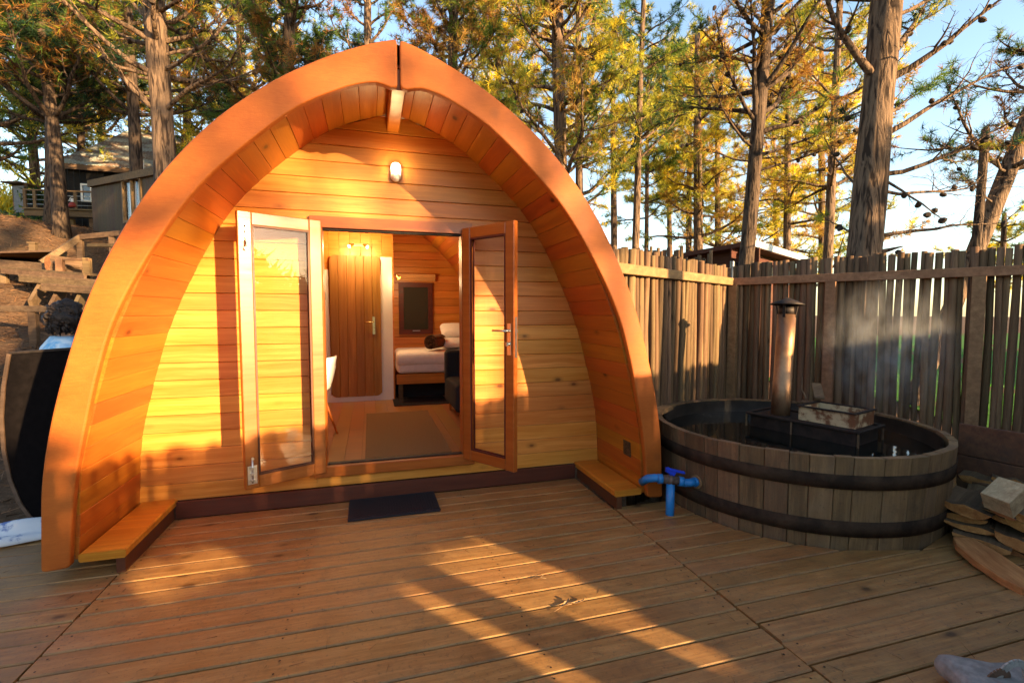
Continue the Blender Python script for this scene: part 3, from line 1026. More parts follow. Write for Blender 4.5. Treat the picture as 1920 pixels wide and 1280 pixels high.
# ------------------------------------------------------------------ inside the pod
YB = 7.30
# frame pieces of the bathroom wall are white, the upper part vertical boards
for i in range(8):
    xx = -0.84 + i * 0.146
    if xx > 0.3: break
    MB().bar((xx + 0.073, YB, 0.31 + 0.0), (xx + 0.073, YB, min(2.70, 2.95)), 0.144, 0.03, up=(0, 1, 0), c=0.003).build('partition_board', M_facade, pod)
MB().box(-0.86, 0.318, YB - 0.03, YB - 0.018, ZF + 0.009, 0.33).build('partition_base', M_white, pod)
MB().box(0.155, 0.318, YB - 0.031, YB - 0.019, 0.331, 2.30).build('partition_trim', M_white, pod)
MB().box(-0.70, -0.545, YB - 0.031, YB - 0.019, 0.331, 2.10).build('partition_trim', M_white, pod)
MB().box(0.318, 0.338, YB - 0.032, YB + 0.9, ZF + 0.009, 2.75).build('partition_side', M_facade, pod)
# bathroom door with rounded corners


def rrect(x0, x1, y0, y1, r, n=5):
    out = []
    for cx_, cy_, a0 in ((x1 - r, y0 + r, -90), (x1 - r, y1 - r, 0), (x0 + r, y1 - r, 90), (x0 + r, y0 + r, 180)):
        for k in range(n + 1):
            a = R(a0 + 90 * k / n)
            out.append((cx_ + r * math.cos(a), cy_ + r * math.sin(a)))
    return out


bx0, bx1, bz0, bz1 = -0.535, 0.155, 0.30, 2.305
nb = 6
bathdoor = thing('bathroom_door', ((bx0 + bx1) / 2, YB - 0.05, bz0), 'closed plank door with rounded corners and brass handle inside pod', 'door')
poly = rrect(bx0, bx1, bz0, bz1, 0.075)
for i in range(nb):
    xa, xb = bx0 + (bx1 - bx0) * i / nb, bx0 + (bx1 - bx0) * (i + 1) / nb
    # clip the rounded outline to the strip
    pts = []
    def clip(poly, x, keep_right):
        out = []
        for k in range(len(poly)):
            p, q = poly[k - 1], poly[k]
            inp = (p[0] >= x) == keep_right; inq = (q[0] >= x) == keep_right
            if inp != inq:
                t = (x - p[0]) / (q[0] - p[0]); out.append((x, p[1] + t * (q[1] - p[1])))
            if inq: out.append(q)
        return out
    strip = clip(clip(poly, xa + 0.001, True), xb - 0.001, False)
    cxm = (xa + xb) / 2
    # local x runs up the door so the grain does too
    Mz = frame((cxm, YB - 0.034, 1.3), (0, 0, 1), (-1, 0, 0))
    loc = [(zz - 1.3, -(xx - cxm)) for xx, zz in strip]
    m = MB().prism(loc, Matrix.Identity(4), 0.03, 0.004)
    # prism pushes along local z, which must face the viewer (-y)
    if (Mz.to_3x3() @ Vector((0, 0, 1))).y > 0:
        Mz = frame((cxm, YB - 0.034, 1.3), (0, 0, 1), (1, 0, 0))
        loc = [(zz - 1.3, (xx - cxm)) for xx, zz in strip]
        m = MB().prism(loc, Matrix.Identity(4), 0.03, 0.004)
    m.build('door_plank', M_oak, bathdoor, Mz)
m = MB().box(0.035, 0.07, YB - 0.072, YB - 0.0645, 1.19, 1.44)
m.tube([(0.052, YB - 0.07, 1.37), (0.052, YB - 0.115, 1.37), (-0.06, YB - 0.12, 1.365)], 0.009, 8)
m.build('door_handle', M_brass, bathdoor)
# double spot lamp above it
sp = thing('double_spot_lamp', (-0.14, YB, 2.46), 'twin spot lamp glowing on the wall above the plank door', 'wall lamp')
m = MB().box(-0.22, -0.06, YB - 0.03, YB - 0.016, 2.44, 2.48)
m.build('mount_bar', M_brass, sp)
for sx, dx in ((-0.21, -0.06), (-0.07, 0.06)):
    h = MB()
    a = Vector((sx, YB - 0.05, 2.46)); b = a + Vector((dx * 0.9, -0.05, -0.035))
    h.tube([a, b], [0.014, 0.026], 12, cap=False)
    h.tube([Vector((sx, YB - 0.03, 2.46)), a], 0.008, 8)
    hd = h.build('spot_head', M_brass, sp)
    e = MB().tube([b - (b - a) * 0.15, b - (b - a) * 0.1], [0.022, 0.022], 12)
    e.build('spot_bulb', M_spotglow, hd)
    L_ = bpy.data.lights.new('spot_light', 'POINT'); L_.energy = 5.5; L_.color = (1, 0.66, 0.30); L_.shadow_soft_size = 0.03
    lo = bpy.data.objects.new('spot_light', L_)
    place(lo, Matrix.Translation(b + Vector((0, -0.30, -0.05))), sp)
# small switch box at left of the door
m = MB().box(-0.625, -0.595, YB - 0.05, YB - 0.032, 1.68, 1.78)
tag(m.build('switch_box', M_black), 'small black switch box on the white trim left of the plank door', 'switch')

# window in the back wall and its blind
win = MB()
wx0, wx1, wz0, wz1 = 0.455, 1.0, 1.15, 1.99
yy = PYB - 0.055
fw = 0.075
for q in ((wx0, wx0 + fw, wz0, wz1), (wx1 - fw, wx1, wz0, wz1), (wx0 + fw, wx1 - fw, wz0, wz0 + fw), (wx0 + fw, wx1 - fw, wz1 - fw, wz1)):
    win.box(q[0], q[1], yy - 0.03, yy + 0.02, q[2], q[3])
wo = win.build('back_window', M_skirt, pod)
k_ = NT('reflecting_pane')
k_.b.inputs['Base Color'].default_value = (0.05, 0.045, 0.035, 1); k_.b.inputs['Roughness'].default_value = 0.05
MB().box(wx0 + fw, wx1 - fw, yy - 0.004, yy + 0.004, wz0 + fw, wz1 - fw).build('window_pane', k_.m, wo)
MB().bar((0.67, yy - 0.04, 1.205), (0.79, yy - 0.04, 1.205), 0.012, 0.012).build('window_catch', M_steel, wo)
bl = MB()
for q in range(4):
    bl.bar((0.42, yy - 0.05 - 0.006 * q, 2.03 + q * 0.028), (1.04, yy - 0.05 - 0.006 * q, 2.03 + q * 0.028), 0.02, 0.03, c=0.006)
tag(bl.build('roller_blind', M_roller), 'folded bamboo blind above the small back window', 'blind')

# closet panel at right
MB().box(1.30, 1.345, 6.55, 7.2, ZF + 0.009, 2.30).build('closet_panel', M_facade, pod)
MB().box(1.255, 1.299, 6.52, 6.56, ZF + 0.009, 2.31).build('closet_trim', M_white, pod)

# bed
bed = thing('bed', (0.95, 7.5, ZF), 'low wooden bed with white linen beneath the back window', 'bed')
bx0, bx1, by0, by1 = 0.345, 1.55, 6.93, 8.06
m = MB(); m.bar((bx0, by0, 0.565), (bx1, by0, 0.565), 0.03, 0.14, c=0.004)
m.build('bed_frame', M_bench, bed)
m = MB()
for x in (bx0 + 0.06, bx1 - 0.06):
    m.box(x - 0.03, x + 0.03, by0 + 0.03, by0 + 0.09, ZF + 0.009, 0.5)
m.build('bed_leg', M_oldwood, bed)


def soft_box(name, x0, x1, y0, y1, z0, z1, mat, parent, r=0.05, M=None, lumps=0.012, seed=0, sub=2, puff=0.0):
    bm = bmesh.new()
    bmesh.ops.create_cube(bm, size=1.0)
    for v in bm.verts:
        v.co = Vector((x0 + (v.co.x + .5) * (x1 - x0), y0 + (v.co.y + .5) * (y1 - y0), z0 + (v.co.z + .5) * (z1 - z0)))
    bmesh.ops.bevel(bm, geom=bm.edges[:], offset=r, segments=3, profile=0.5, affect='EDGES')
    bmesh.ops.subdivide_edges(bm, edges=bm.edges[:], cuts=sub, use_grid_fill=True)
    rr = random.Random(seed)
    ph = [rr.uniform(0, 6) for _ in range(6)]
    c = Vector(((x0 + x1) / 2, (y0 + y1) / 2, (z0 + z1) / 2))
    for v in bm.verts:
        p = v.co
        n_ = math.sin(p.x * 9 + ph[0]) * math.sin(p.y * 8 + ph[1]) + 0.6 * math.sin(p.x * 19 + ph[2] + p.z * 9) * math.sin(p.y * 17 + ph[3])
        v.co += (v.co - c).normalized() * n_ * lumps
        if puff:
            u = (p.x - c.x) / (x1 - x0) * 2; w = (p.y - c.y) / (y1 - y0) * 2
            v.co.z = c.z + (v.co.z - c.z) * (1 - puff * max(abs(u), abs(w)) ** 3)
    for f in bm.faces: f.smooth = True
    me = bpy.data.meshes.new(name); bm.to_mesh(me); bm.free(); me.materials.append(mat)
    return place(bpy.data.objects.new(name, me), M, parent)


soft_box('mattress', bx0 + 0.005, bx1 - 0.01, by0 - 0.02, by1, 0.64, 0.86, M_linen, bed, 0.06, seed=2)
soft_box('duvet', bx0 + 0.003, bx1 - 0.02, by0 - 0.045, by1 - 0.15, 0.75, 0.945, M_linen, bed, 0.07, lumps=0.014, seed=4)
p1 = soft_box('pillow', 1.05, 1.5, 7.25, 7.75, 0.95, 1.12, M_linen, None, 0.07, seed=6, puff=0.55)
tag(p1, 'plump white pillow lying flat on the bed right of the rolled blanket', 'pillow', 'pillows on the bed')
p2 = soft_box('pillow', -0.23, 0.23, -0.19, 0.19, -0.08, 0.08, M_linen, None, 0.06, seed=9, puff=0.5, M=Matrix.Translation((1.30, 7.62, 1.22)) @ Matrix.Rotation(R(25), 4, 'X'))
tag(p2, 'upper white pillow leaning at the head of the bed', 'pillow', 'pillows on the bed')
# rolled brown blanket: a spiral strip
sp_ = []
for k in range(90):
    a = k * 0.24
    r = 0.016 + 0.0046 * a
    sp_.append((r * math.cos(a), r * math.sin(a)))
m = MB()
x0, x1 = 0.0, 0.36
n_ = len(sp_)
vs = []
for xx in (-0.19, 0.19):
    for q, (u, w) in enumerate(sp_):
        vs.append((xx + 0.006 * math.sin(q * 0.9), u, w))
m.add(vs, [(i, i + 1, i + 1 + n_, i + n_) for i in range(n_ - 1)], True)
Mb = Matrix.Translation((0.92, 7.15, 0.965 + 0.105)) @ Matrix.Rotation(R(62), 4, 'Z')
blank = m.build('rolled_blanket', plain('brown_blanket', (0.16, 0.075, 0.035), rough=0.95, noise=0.5, scale=40, bump=0.6), None, Mb)
sol = blank.modifiers.new('thick', 'SOLIDIFY'); sol.thickness = 0.012
tag(blank, 'brown rolled blanket lying on the white bed', 'blanket')
under = MB().box(bx0 + 0.05, bx1, by0 + 0.5, by1, ZF + 0.009, 0.5)  # black block put in for the dark space under the bed
tag(under.build('underbed_dark', M_black), 'black block standing for the dark under the bed', 'box')
tag(MB().box(0.30, 1.05, 6.72, 7.35, ZF + 0.009, ZF + 0.02).build('bedside_mat', M_black), 'small black mat on the floor in front of the bed', 'mat')
rd = thing('reading_lamp', (0.36, YB - 0.05, 2.02), 'small brass reading lamp at the partition edge left of the blind', 'wall lamp')
m = MB(); m.tube([(0.34, YB + 0.02, 2.02), (0.39, YB + 0.0, 2.03)], 0.008, 8); m.tube([(0.385, YB - 0.0, 2.04), (0.42, YB - 0.02, 2.00)], [0.018, 0.030], 10, cap=False)
m.build('lamp_arm', M_brass, rd)
L_ = bpy.data.lights.new('bed_fill_light', 'POINT'); L_.energy = 4.0; L_.color = (1, 0.70, 0.36); L_.shadow_soft_size = 0.03  # fill light added to brighten the bed; the fitting isn't known to be lit
place(bpy.data.objects.new('bed_fill_light', L_), Matrix.Translation((0.47, YB - 0.06, 1.97)), rd)
# rug
tag(MB().box(-0.06, 0.70, 4.34, 6.3, ZF + 0.009, ZF + 0.019).build('rug', M_rug), 'brown woven jute rug on the pod floor inside the doorway', 'rug')
# sofa at right
sofa = thing('sofa', (1.25, 6.0, ZF), 'dark fabric sofa on the right inside the pod', 'sofa')
soft_box('sofa_base', 0.93, 1.5, 5.45, 6.35, ZF + 0.13, ZF + 0.46, M_black, sofa, 0.05, lumps=0.004, seed=3)
soft_box('sofa_back', 0.93, 1.5, 6.2, 6.38, ZF + 0.35, ZF + 0.80, M_black, sofa, 0.05, lumps=0.004, seed=5)
m = MB()
for x in (1.0, 1.42):
    for yq in (5.52, 6.3):
        m.tube([(x, yq, ZF + 0.009), (x, yq, ZF + 0.16)], [0.014, 0.02], 8)
m.build('sofa_leg', M_bench, sofa)
# white shell chair and table at left
chair = thing('shell_chair', (-0.50, 5.22, ZF), 'white moulded shell chair with wooden legs beside the left jamb', 'chair')
m = MB()
prof = []
for k in range(13):
    t = k / 12
    # side profile of the shell: seat front (left) to the top of the back (right)
    if t < 0.55:
        u = t / 0.55
        prof.append((-0.24 + 0.42 * u, 0.455 - 0.025 * math.sin(u * math.pi) + (0.02 * u)))
    else:
        u = (t - 0.55) / 0.45
        prof.append((0.18 + 0.05 * math.sin(u * 1.2) + 0.045 * u, 0.475 + 0.36 * u))
vs, fs = [], []
W = 9
for i, (u, h) in enumerate(prof):
    t = i / (len(prof) - 1)
    half = 0.23 - 0.05 * (abs(t - 0.35) * 1.2) ** 2 - (0.05 if t > 0.9 else 0)
    for j in range(W):
        s_ = -1 + 2 * j / (W - 1)
        lift = 0.05 * abs(s_) ** 3 * (1 - t * 0.4)
        vs.append((u - lift * t, s_ * half, h + lift * (1 - t)))
for i in range(len(prof) - 1):
    for j in range(W - 1):
        fs.append((i * W + j, i * W + j + 1, (i + 1) * W + j + 1, (i + 1) * W + j))
m.add(vs, fs, True)
Mc = Matrix.Translation((-0.61, 5.22, ZF + 0.009)) @ Matrix.Rotation(R(-12), 4, 'Z')
so = m.build('shell_seat', M_white, chair, Mc)
so.modifiers.new('t', 'SOLIDIFY').thickness = 0.012
for sx, sy in ((-1, -1), (-1, 1), (1, -1), (1, 1)):
    MB().tube([(sx * 0.22, sy * 0.20, 0.0), (sx * 0.11, sy * 0.11, 0.43)], [0.011, 0.016], 8).build('leg', M_bench, chair, Mc)
tbl = thing('small_table', (-0.95, 5.5, ZF), 'small round-cornered table beside the white chair', 'table')
MB().prism(rrect(-1.45, -0.505, 4.9, 5.9, 0.12), Matrix.Translation((0, 0, ZF + 0.735)), 0.025, 0.004).build('table_top', M_white, tbl)
for x, yq in ((-1.1, 5.05), (-1.1, 5.75), (-0.62, 5.82)):
    MB().tube([(x, yq, ZF + 0.009), (x, yq, ZF + 0.735)], 0.018, 8).build('leg', M_bench, tbl)

# door mat
bm = MB()
Mm = frame((0.155, 3.79, 0.001), (1, 0.006, 0), (0, 1, 0))
bm.prism(rrect(-0.335, 0.335, -0.205, 0.20, 0.012, 3), Matrix.Identity(4), 0.012, 0.004)
for i in range(30):
    xx = -0.30 + i * 0.0207
    bm.box(xx, xx + 0.010, -0.175, 0.17, 0.0121, 0.0155)
tag(bm.build('door_mat', M_mat, None, Mm), 'flat navy rubber door mat on the deck before the sill', 'door mat')
# ------------------------------------------------------------------ hot tub
tub = thing('hot_tub', (TUB.x, TUB.y, 0), 'round wooden hot tub of weathered staves with two dark hoops', 'hot tub')
NST = 46
trnd = random.Random(4)
ang = [0.0]
for i in range(NST):
    ang.append(ang[-1] + trnd.uniform(0.7, 1.35))
ang = [a / ang[-1] * 2 * math.pi for a in ang]
def rad_at(z): return TUB_RB + (TUB_RT - TUB_RB) * (z / TUB_H)
for i in range(NST):
    a0, a1 = ang[i] + 0.0018, ang[i + 1] - 0.0018
    am = (a0 + a1) / 2
    zt = TUB_H + trnd.uniform(-0.004, 0.004)
    dr = trnd.uniform(-0.003, 0.003)
    vs = []
    # local x runs up the stave
    c = Vector((math.cos(am), math.sin(am), 0)); t = Vector((-math.sin(am), math.cos(am), 0))
    M = Matrix((Vector((0, 0, 1)), t, -c)).transposed().to_4x4()
    M.translation = Vector((TUB.x, TUB.y, 0)) + c * 1.0
    Mi = M.inverted()
    for z in (-0.12, zt):
        ro, ri = rad_at(z) + dr, rad_at(z) - 0.048
        e = 0.0035
        for (r, a) in ((ri, a0), (ri, a1), (ro - e, a1), (ro, a1 - e), (ro, a0 + e), (ro - e, a0)):
            vs.append(Mi @ Vector((TUB.x + r * math.cos(a), TUB.y + r * math.sin(a), z)))
    fs = [(5, 4, 3, 2, 1, 0), (6, 7, 8, 9, 10, 11)] + [(k, (k + 1) % 6, (k + 1) % 6 + 6, k + 6) for k in range(6)]
    MB().add(vs, fs).build('stave', M_stave, tub, M)
for z0, z1 in ((0.085, 0.185), (0.395, 0.487)):
    m = MB()
    prof = [(rad_at(z0) + 0.001, z0), (rad_at(z0) + 0.008, z0), (rad_at(z1) + 0.008, z1), (rad_at(z1) + 0.001, z1)]
    m.lathe(prof, c=(TUB.x, TUB.y, 0), seg=72)
    # overlap joint with two rivets
    a = R(-125)
    d_ = Vector((math.cos(a), math.sin(a), 0))
    for q in (-0.02, 0.02):
        aa = a + q
        p = Vector((TUB.x + math.cos(aa) * (rad_at(z0) + 0.012), TUB.y + math.sin(aa) * (rad_at(z0) + 0.012), (z0 + z1) / 2))
        m.tube([p - d_ * 0.01, p + d_ * 0.004], 0.008, 8)
    m.build('hoop', M_hoop, tub)
m = MB()
m.lathe([(0.98, TUB_H - 0.01), (0.965, 0.1), (0.0001, 0.1)], c=(TUB.x, TUB.y, 0), seg=64)
m.build('tub_lining', M_wetwood, tub)
wm = MB(); wm.lathe([(0.979, 0.0), (0.5, 0.0), (0.0001, 0.0)], seg=64)
w_ = wm.build('tub_water', M_water, None, Matrix.Translation((TUB.x, TUB.y, 0.475)))
tag(w_, 'dark still water filling the round tub', kind='structure')

# the wood-fired stove standing in the tub
SX = Vector((0.24, -0.80, 0)).normalized()      # long side of the firebox, running towards the deck
SY = Vector((0.80, 0.24, 0)).normalized()
stove = thing('tub_stove', (3.62, 3.22, 0.475), 'submerged wood stove with rusty cream firebox hatch inside the tub', 'stove')
S0 = Vector((3.62, 3.22, 0))
Ms = Matrix((SX, SY, Vector((0, 0, 1)))).transposed().to_4x4(); Ms.translation = S0
m = MB()
m.box(-0.42, 0.42, -0.20, 0.20, 0.12, 0.585)
m.build('stove_body', M_soot, stove, Ms)
m = MB()
for y_ in (-0.215, 0.215):
    m.bar((-0.45, y_, 0.592), (0.46, y_, 0.592), 0.03, 0.02, c=0.003)
for x_ in (-0.445, 0.445):
    m.bar((x_, -0.215, 0.594), (x_, 0.215, 0.594), 0.03, 0.016, c=0.003)
m.build('guard_rail', M_soot, stove, Ms)
for x_ in (-0.445, -0.05, 0.445):
    for y_ in (-0.222, 0.222):
        MB().bar((x_, y_, 0.44), (x_, y_, 0.583), 0.012, 0.010, up=(0, 1, 0)).build('guard_post', M_oldwood, stove, Ms)
# hatch box
hx0, hx1 = -0.02, 0.40
hm = MB()
z0, z1 = 0.603, 0.715
t_ = 0.012
hm.box(hx0, hx1, -0.17, -0.17 + t_, z0, z1); hm.box(hx0, hx1, 0.15, 0.15 + t_, z0, z1)
hm.box(hx0, hx0 + t_, -0.158, 0.15, z0, z1); hm.box(hx1 - t_, hx1, -0.158, 0.15, z0, z1)
hm.build('firebox_hatch', M_rust, stove, Ms)
hr = MB()
for y_ in (-0.175, 0.165):
    hr.bar((hx0 - 0.01, y_, z1 + 0.006), (hx1 + 0.01, y_, z1 + 0.006), 0.028, 0.010)
for x_ in (hx0, hx1):
    hr.bar((x_, -0.16, z1 + 0.007), (x_, 0.15, z1 + 0.007), 0.028, 0.010)
hr.build('hatch_rim', M_soot, stove, Ms)
lid = MB()
lid.bar((hx0 - 0.02, 0.02, z1 + 0.025), (hx0 - 0.25, 0.20, z1 + 0.15), 0.30, 0.008, up=(0, 0, 1))
# chimney
c0 = Ms @ Vector((-0.26, 0.0, 0.58)); c1 = c0 + Vector((0.055, 0.02, 0.905))
pm = MB()
ax = (c1 - c0).normalized()
pm.tube([c0, c0 + ax * 0.3, c0 + ax * 0.302, c0 + ax * 0.6, c1], [0.077, 0.077, 0.075, 0.075, 0.075], 28)
ch = pm.build('chimney_pipe', M_chimney, stove)
cm = MB()
cm.tube([c1 - ax * 0.002, c1 + ax * 0.075], [0.068, 0.062], 20)
for k in range(4):
    a = k * math.pi / 2 + 0.5
    s_ = Vector((math.cos(a), math.sin(a), 0)) * 0.072
    cm.bar(c1 + s_ - ax * 0.03, c1 + s_ * 1.25 + ax * 0.1, 0.022, 0.004, up=s_)
cap = cm.build('cowl', M_soot, ch)
km = MB()
Mk = frame(c1 + ax * 0.085, ax.orthogonal(), ax.cross(ax.orthogonal()))
if (Mk.to_3x3() @ Vector((0, 0, 1))).z < 0: Mk = frame(c1 + ax * 0.085, ax.orthogonal(), -ax.cross(ax.orthogonal()))
km.lathe([(0.138, 0.0), (0.140, 0.006), (0.07, 0.04), (0.0001, 0.068)], seg=26, M=Mk)
km.lathe([(0.137, -0.001), (0.07, 0.032), (0.0001, 0.058)], seg=26, M=Mk)
km.build('chimney_cap', M_soot, ch)
# loose board poking out of the firebox
lb = MB()
lb.bar(Ms @ Vector((0.0, 0.14, 0.755)), Ms @ Vector((-0.16, 0.42, 0.84)), 0.075, 0.014, c=0.002)
tag(lb.build('hatch_board', M_oldwood), 'thin weathered board propped up over the rusty firebox hatch', 'board')
tm = MB()
pts = [Ms @ Vector((-0.10, 0.12, 0.742)), Ms @ Vector((-0.2, 0.24, 0.80)), Ms @ Vector((-0.24, 0.33, 0.90))]
tm.tube(pts, [0.006, 0.004, 0.002], 5)
tag(tm.build('stick', M_twig), 'thin bent twig standing behind the firebox hatch', 'stick')
# cut block of wood on the rim, at the back left
rb_ = MB()
a = R(143)
pc = Vector((TUB.x + math.cos(a) * 1.0, TUB.y + math.sin(a) * 1.0, TUB_H + 0.004))
Mr = Matrix.Translation(pc) @ Matrix.Rotation(a + 1.3, 4, 'Z')
rb_.prism([(-0.16, 0), (0.16, 0), (0.11, 0.045), (-0.14, 0.035)], Mr @ Matrix.Rotation(R(90), 4, 'X') @ Matrix.Translation((0, 0, -0.05)), 0.10, 0.004)
tag(rb_.build('wood_wedge', M_rail), 'pale wooden wedge lying on the far left rim of the tub', 'wood block')
rg = MB()
a = R(27)
pc = Vector((TUB.x + math.cos(a) * 1.02, TUB.y + math.sin(a) * 1.02, TUB_H + 0.012))
rg.bar(pc + Vector((-0.10, 0.14, 0)), pc + Vector((0.08, -0.12, 0)), 0.10, 0.02, c=0.004)
tag(rg.build('flat_scrap', M_oldwood), 'flat grey scrap of wood on the back right rim of the tub', 'wood scrap')

# blue drain pipes beside the tub
pipe = thing('drain_valve', (2.32, 3.10, 0.0), 'bright blue drain pipe and valve between the pod and the tub', 'pipe')
tubpt = Vector((TUB.x, TUB.y, 0))
aT = math.atan2(3.012 - TUB.y, 2.347 - TUB.x)
rT = rad_at(0.25)
pT = Vector((TUB.x + math.cos(aT) * rT, TUB.y + math.sin(aT) * rT, 0.245))
nT = Vector((math.cos(aT), math.sin(aT), 0))
lef = Vector((-0.84, 0.30, 0.0)).normalized()
m = MB()
m.tube([pT - nT * 0.004, pT + nT * 0.006], [0.052, 0.050], 18)
m.build('flange', M_rail, pipe)
p1_ = pT + nT * 0.055
p2_ = p1_ + lef * 0.085 + Vector((0, 0, 0.012))
m = MB()
m.tube([pT, pT + nT * 0.03], 0.034, 14)
m.tube([pT + nT * 0.012, p1_ + nT * 0.0 + lef * 0.012, p1_ + lef * 0.04 + nT * 0.005, p2_], 0.030, 14)
m.tube([p1_ + lef * 0.055 + Vector((0, 0, 0.006)), p2_ + lef * 0.008], 0.036, 14)
m.build('elbow', M_bluepipe, pipe)
p3_ = p2_ + lef * 0.13 + Vector((0, 0, 0.014))
m = MB()
m.tube([p2_, p3_], 0.032, 14); m.tube([p2_ + (p3_ - p2_) * 0.35, p2_ + (p3_ - p2_) * 0.65], 0.038, 14)
m.build('valve_body', M_browncoupling, pipe)
hc = p2_ + (p3_ - p2_) * 0.5
m = MB()
m.tube([hc + Vector((0, 0, 0.03)), hc + Vector((0, 0, 0.065))], 0.012, 8)
m.bar(hc + lef * 0.035 + Vector((0, 0, 0.085)), hc - lef * 0.10 + Vector((0, 0, 0.055)), 0.034, 0.016, c=0.004)
m.bar(hc + lef * 0.03 + Vector((0, 0, 0.080)), hc - lef * 0.03 + Vector((0, 0, 0.045)), 0.028, 0.04, c=0.006)
m.build('valve_handle', M_bluehandle, pipe)
m = MB()
m.tube([p3_, p3_ + lef * 0.05 + Vector((0, 0, 0.006)), p3_ + lef * 0.085 + Vector((0, 0.03, -0.01)), p3_ + lef * 0.09 + Vector((0, 0.10, -0.06))], 0.030, 14)
m.tube([p3_ - lef * 0.006, p3_ + lef * 0.03], 0.036, 14)
m.build('upper_elbow', M_bluepipe, pipe)
m = MB()
vx = hc - Vector((0, 0, 0.02))
m.tube([vx, Vector((vx.x, vx.y, -0.12))], 0.031, 14)
m.build('down_pipe', M_bluepipe, pipe)

# ------------------------------------------------------------------ stake fences
CORNER = Vector((4.147, 4.877, 0))
D1 = Vector((0.8744, 0.4852, 0)); D2 = Vector((0.530, -0.848, 0))
N1 = Vector((0.4852, -0.8744, 0))    # into the yard, from the left fence
N2 = Vector((-0.848, -0.530, 0))     # into the yard, from the right fence
frnd = random.Random(21)


def stake_mesh(seed, r, L, sides=7):
    rr = random.Random(seed)
    m = MB()
    pts, rad = [], []
    ox = rr.uniform(0, 6); oy = rr.uniform(0, 6); am = rr.uniform(0.004, 0.012)
    k = 7
    for i in range(k):
        t = i / (k - 1)
        # local x runs up the stake
        pts.append((t * L, am * math.sin(ox + t * 5), am * math.sin(oy + t * 4.2)))
        rad.append(r * (1.05 - 0.14 * t) * (1 + rr.uniform(-0.07, 0.07)))
    m.tube(pts, rad, sides, jag=lambda i, q: 1 + 0.05 * math.sin(q * 2.3 + seed))
    return m.mesh('stake', M_stake)


VAR = [stake_mesh(i, 0.5, 1.0) for i in range(1)]
VARS = [stake_mesh(100 + i, rr_, 2.30) for i, rr_ in enumerate((0.028, 0.031, 0.034, 0.027, 0.032, 0.035, 0.030, 0.033, 0.030, 0.034))]


def stake(parent, p, top, yaw, mesh=None, lean=0.0, scale=1.0, length=2.30):
    me = mesh or frnd.choice(VARS)
    o = bpy.data.objects.new('stake', me)
    M = Matrix.Translation((p.x, p.y, top - length)) @ Matrix.Rotation(frnd.uniform(-lean, lean), 4, 'X') @ Matrix.Rotation(frnd.uniform(-lean, lean), 4, 'Y') \
        @ Matrix.Rotation(yaw, 4, 'Z') @ Matrix.Rotation(-math.pi / 2, 4, 'Y') @ Matrix.Diagonal((length / 2.30, scale, scale, 1))
    return place(o, M, parent)


def post_rail(parent, segs, posts, side, rz=1.865, low=None):
    for a, b in segs:
        MB().bar(a + side * 0.062 + Vector((0, 0, rz)), b + side * 0.062 + Vector((0, 0, rz)), 0.05, 0.085, c=0.004).build('rail', M_rail, parent)
        if low: a = b + (a - b).normalized() * low
        MB().bar(a + side * 0.052 + Vector((0, 0, 0.25)), b + side * 0.052 + Vector((0, 0, 0.25)), 0.04, 0.08, c=0.004).build('lower_rail', M_rail, parent)
    for p in posts:
        MB().bar(p + side * 0.085 + Vector((0, 0, -0.35)), p + side * 0.085 + Vector((0, 0, rz - 0.044)), 0.095, 0.095, up=D1, c=0.004).build('post', M_rail, parent)


fenceL = thing('stake_fence', CORNER - D1 * 1.6, 'sunlit fence of pale thin stakes running from the pod to the corner', 'fence', 'stake fences round the yard')
s = 0.03
while s < 2.9:
    top = 2.045 + frnd.uniform(-0.02, 0.02)
    p = CORNER - D1 * s + N1 * frnd.uniform(-0.006, 0.008)
    half = p.x - PX
    foot = -0.25
    if half < 2.0:          # the end of the fence is cut to the curve of the pod's roof
        foot = float(np.interp(-half, [-v for v in OUTER[:, 0]], OUTER[:, 1])) + 0.05
    stake(fenceL, p, top, frnd.uniform(0, 6), lean=0.008, scale=frnd.uniform(0.9, 1.1), length=min(2.3, top - foot))
    s += frnd.uniform(0.060, 0.072)
post_rail(fenceL, [(CORNER - D1 * 2.9, CORNER - D1 * 0.01)], [CORNER - D1 * 0.06], N1, low=2.1)

fenceR = thing('stake_fence', CORNER + D2 * 1.6, 'shaded fence of dark stakes with bright gaps behind the hot tub', 'fence', 'stake fences round the yard')
s = 0.09
k = 0
while s < 7.6:
    top = 2.05 + 0.015 * math.sin(s * 2.1) + frnd.uniform(-0.018, 0.018) + 0.02 * min(s, 2.5)
    big = frnd.uniform(0.92, 1.16)
    stake(fenceR, CORNER + D2 * s + N2 * frnd.uniform(-0.01, 0.008), top, frnd.uniform(0, 6), lean=0.007, scale=big)
    s += frnd.uniform(0.051, 0.062) + (0.016 if frnd.random() < 0.07 else 0)
post_rail(fenceR, [(CORNER + D2 * 0.02, CORNER + D2 * 3.4), (CORNER + D2 * 3.41, CORNER + D2 * 7.6)], [CORNER + D2 * 1.055, CORNER + D2 * 2.17, CORNER + D2 * 3.4, CORNER + D2 * 5.0], N2)

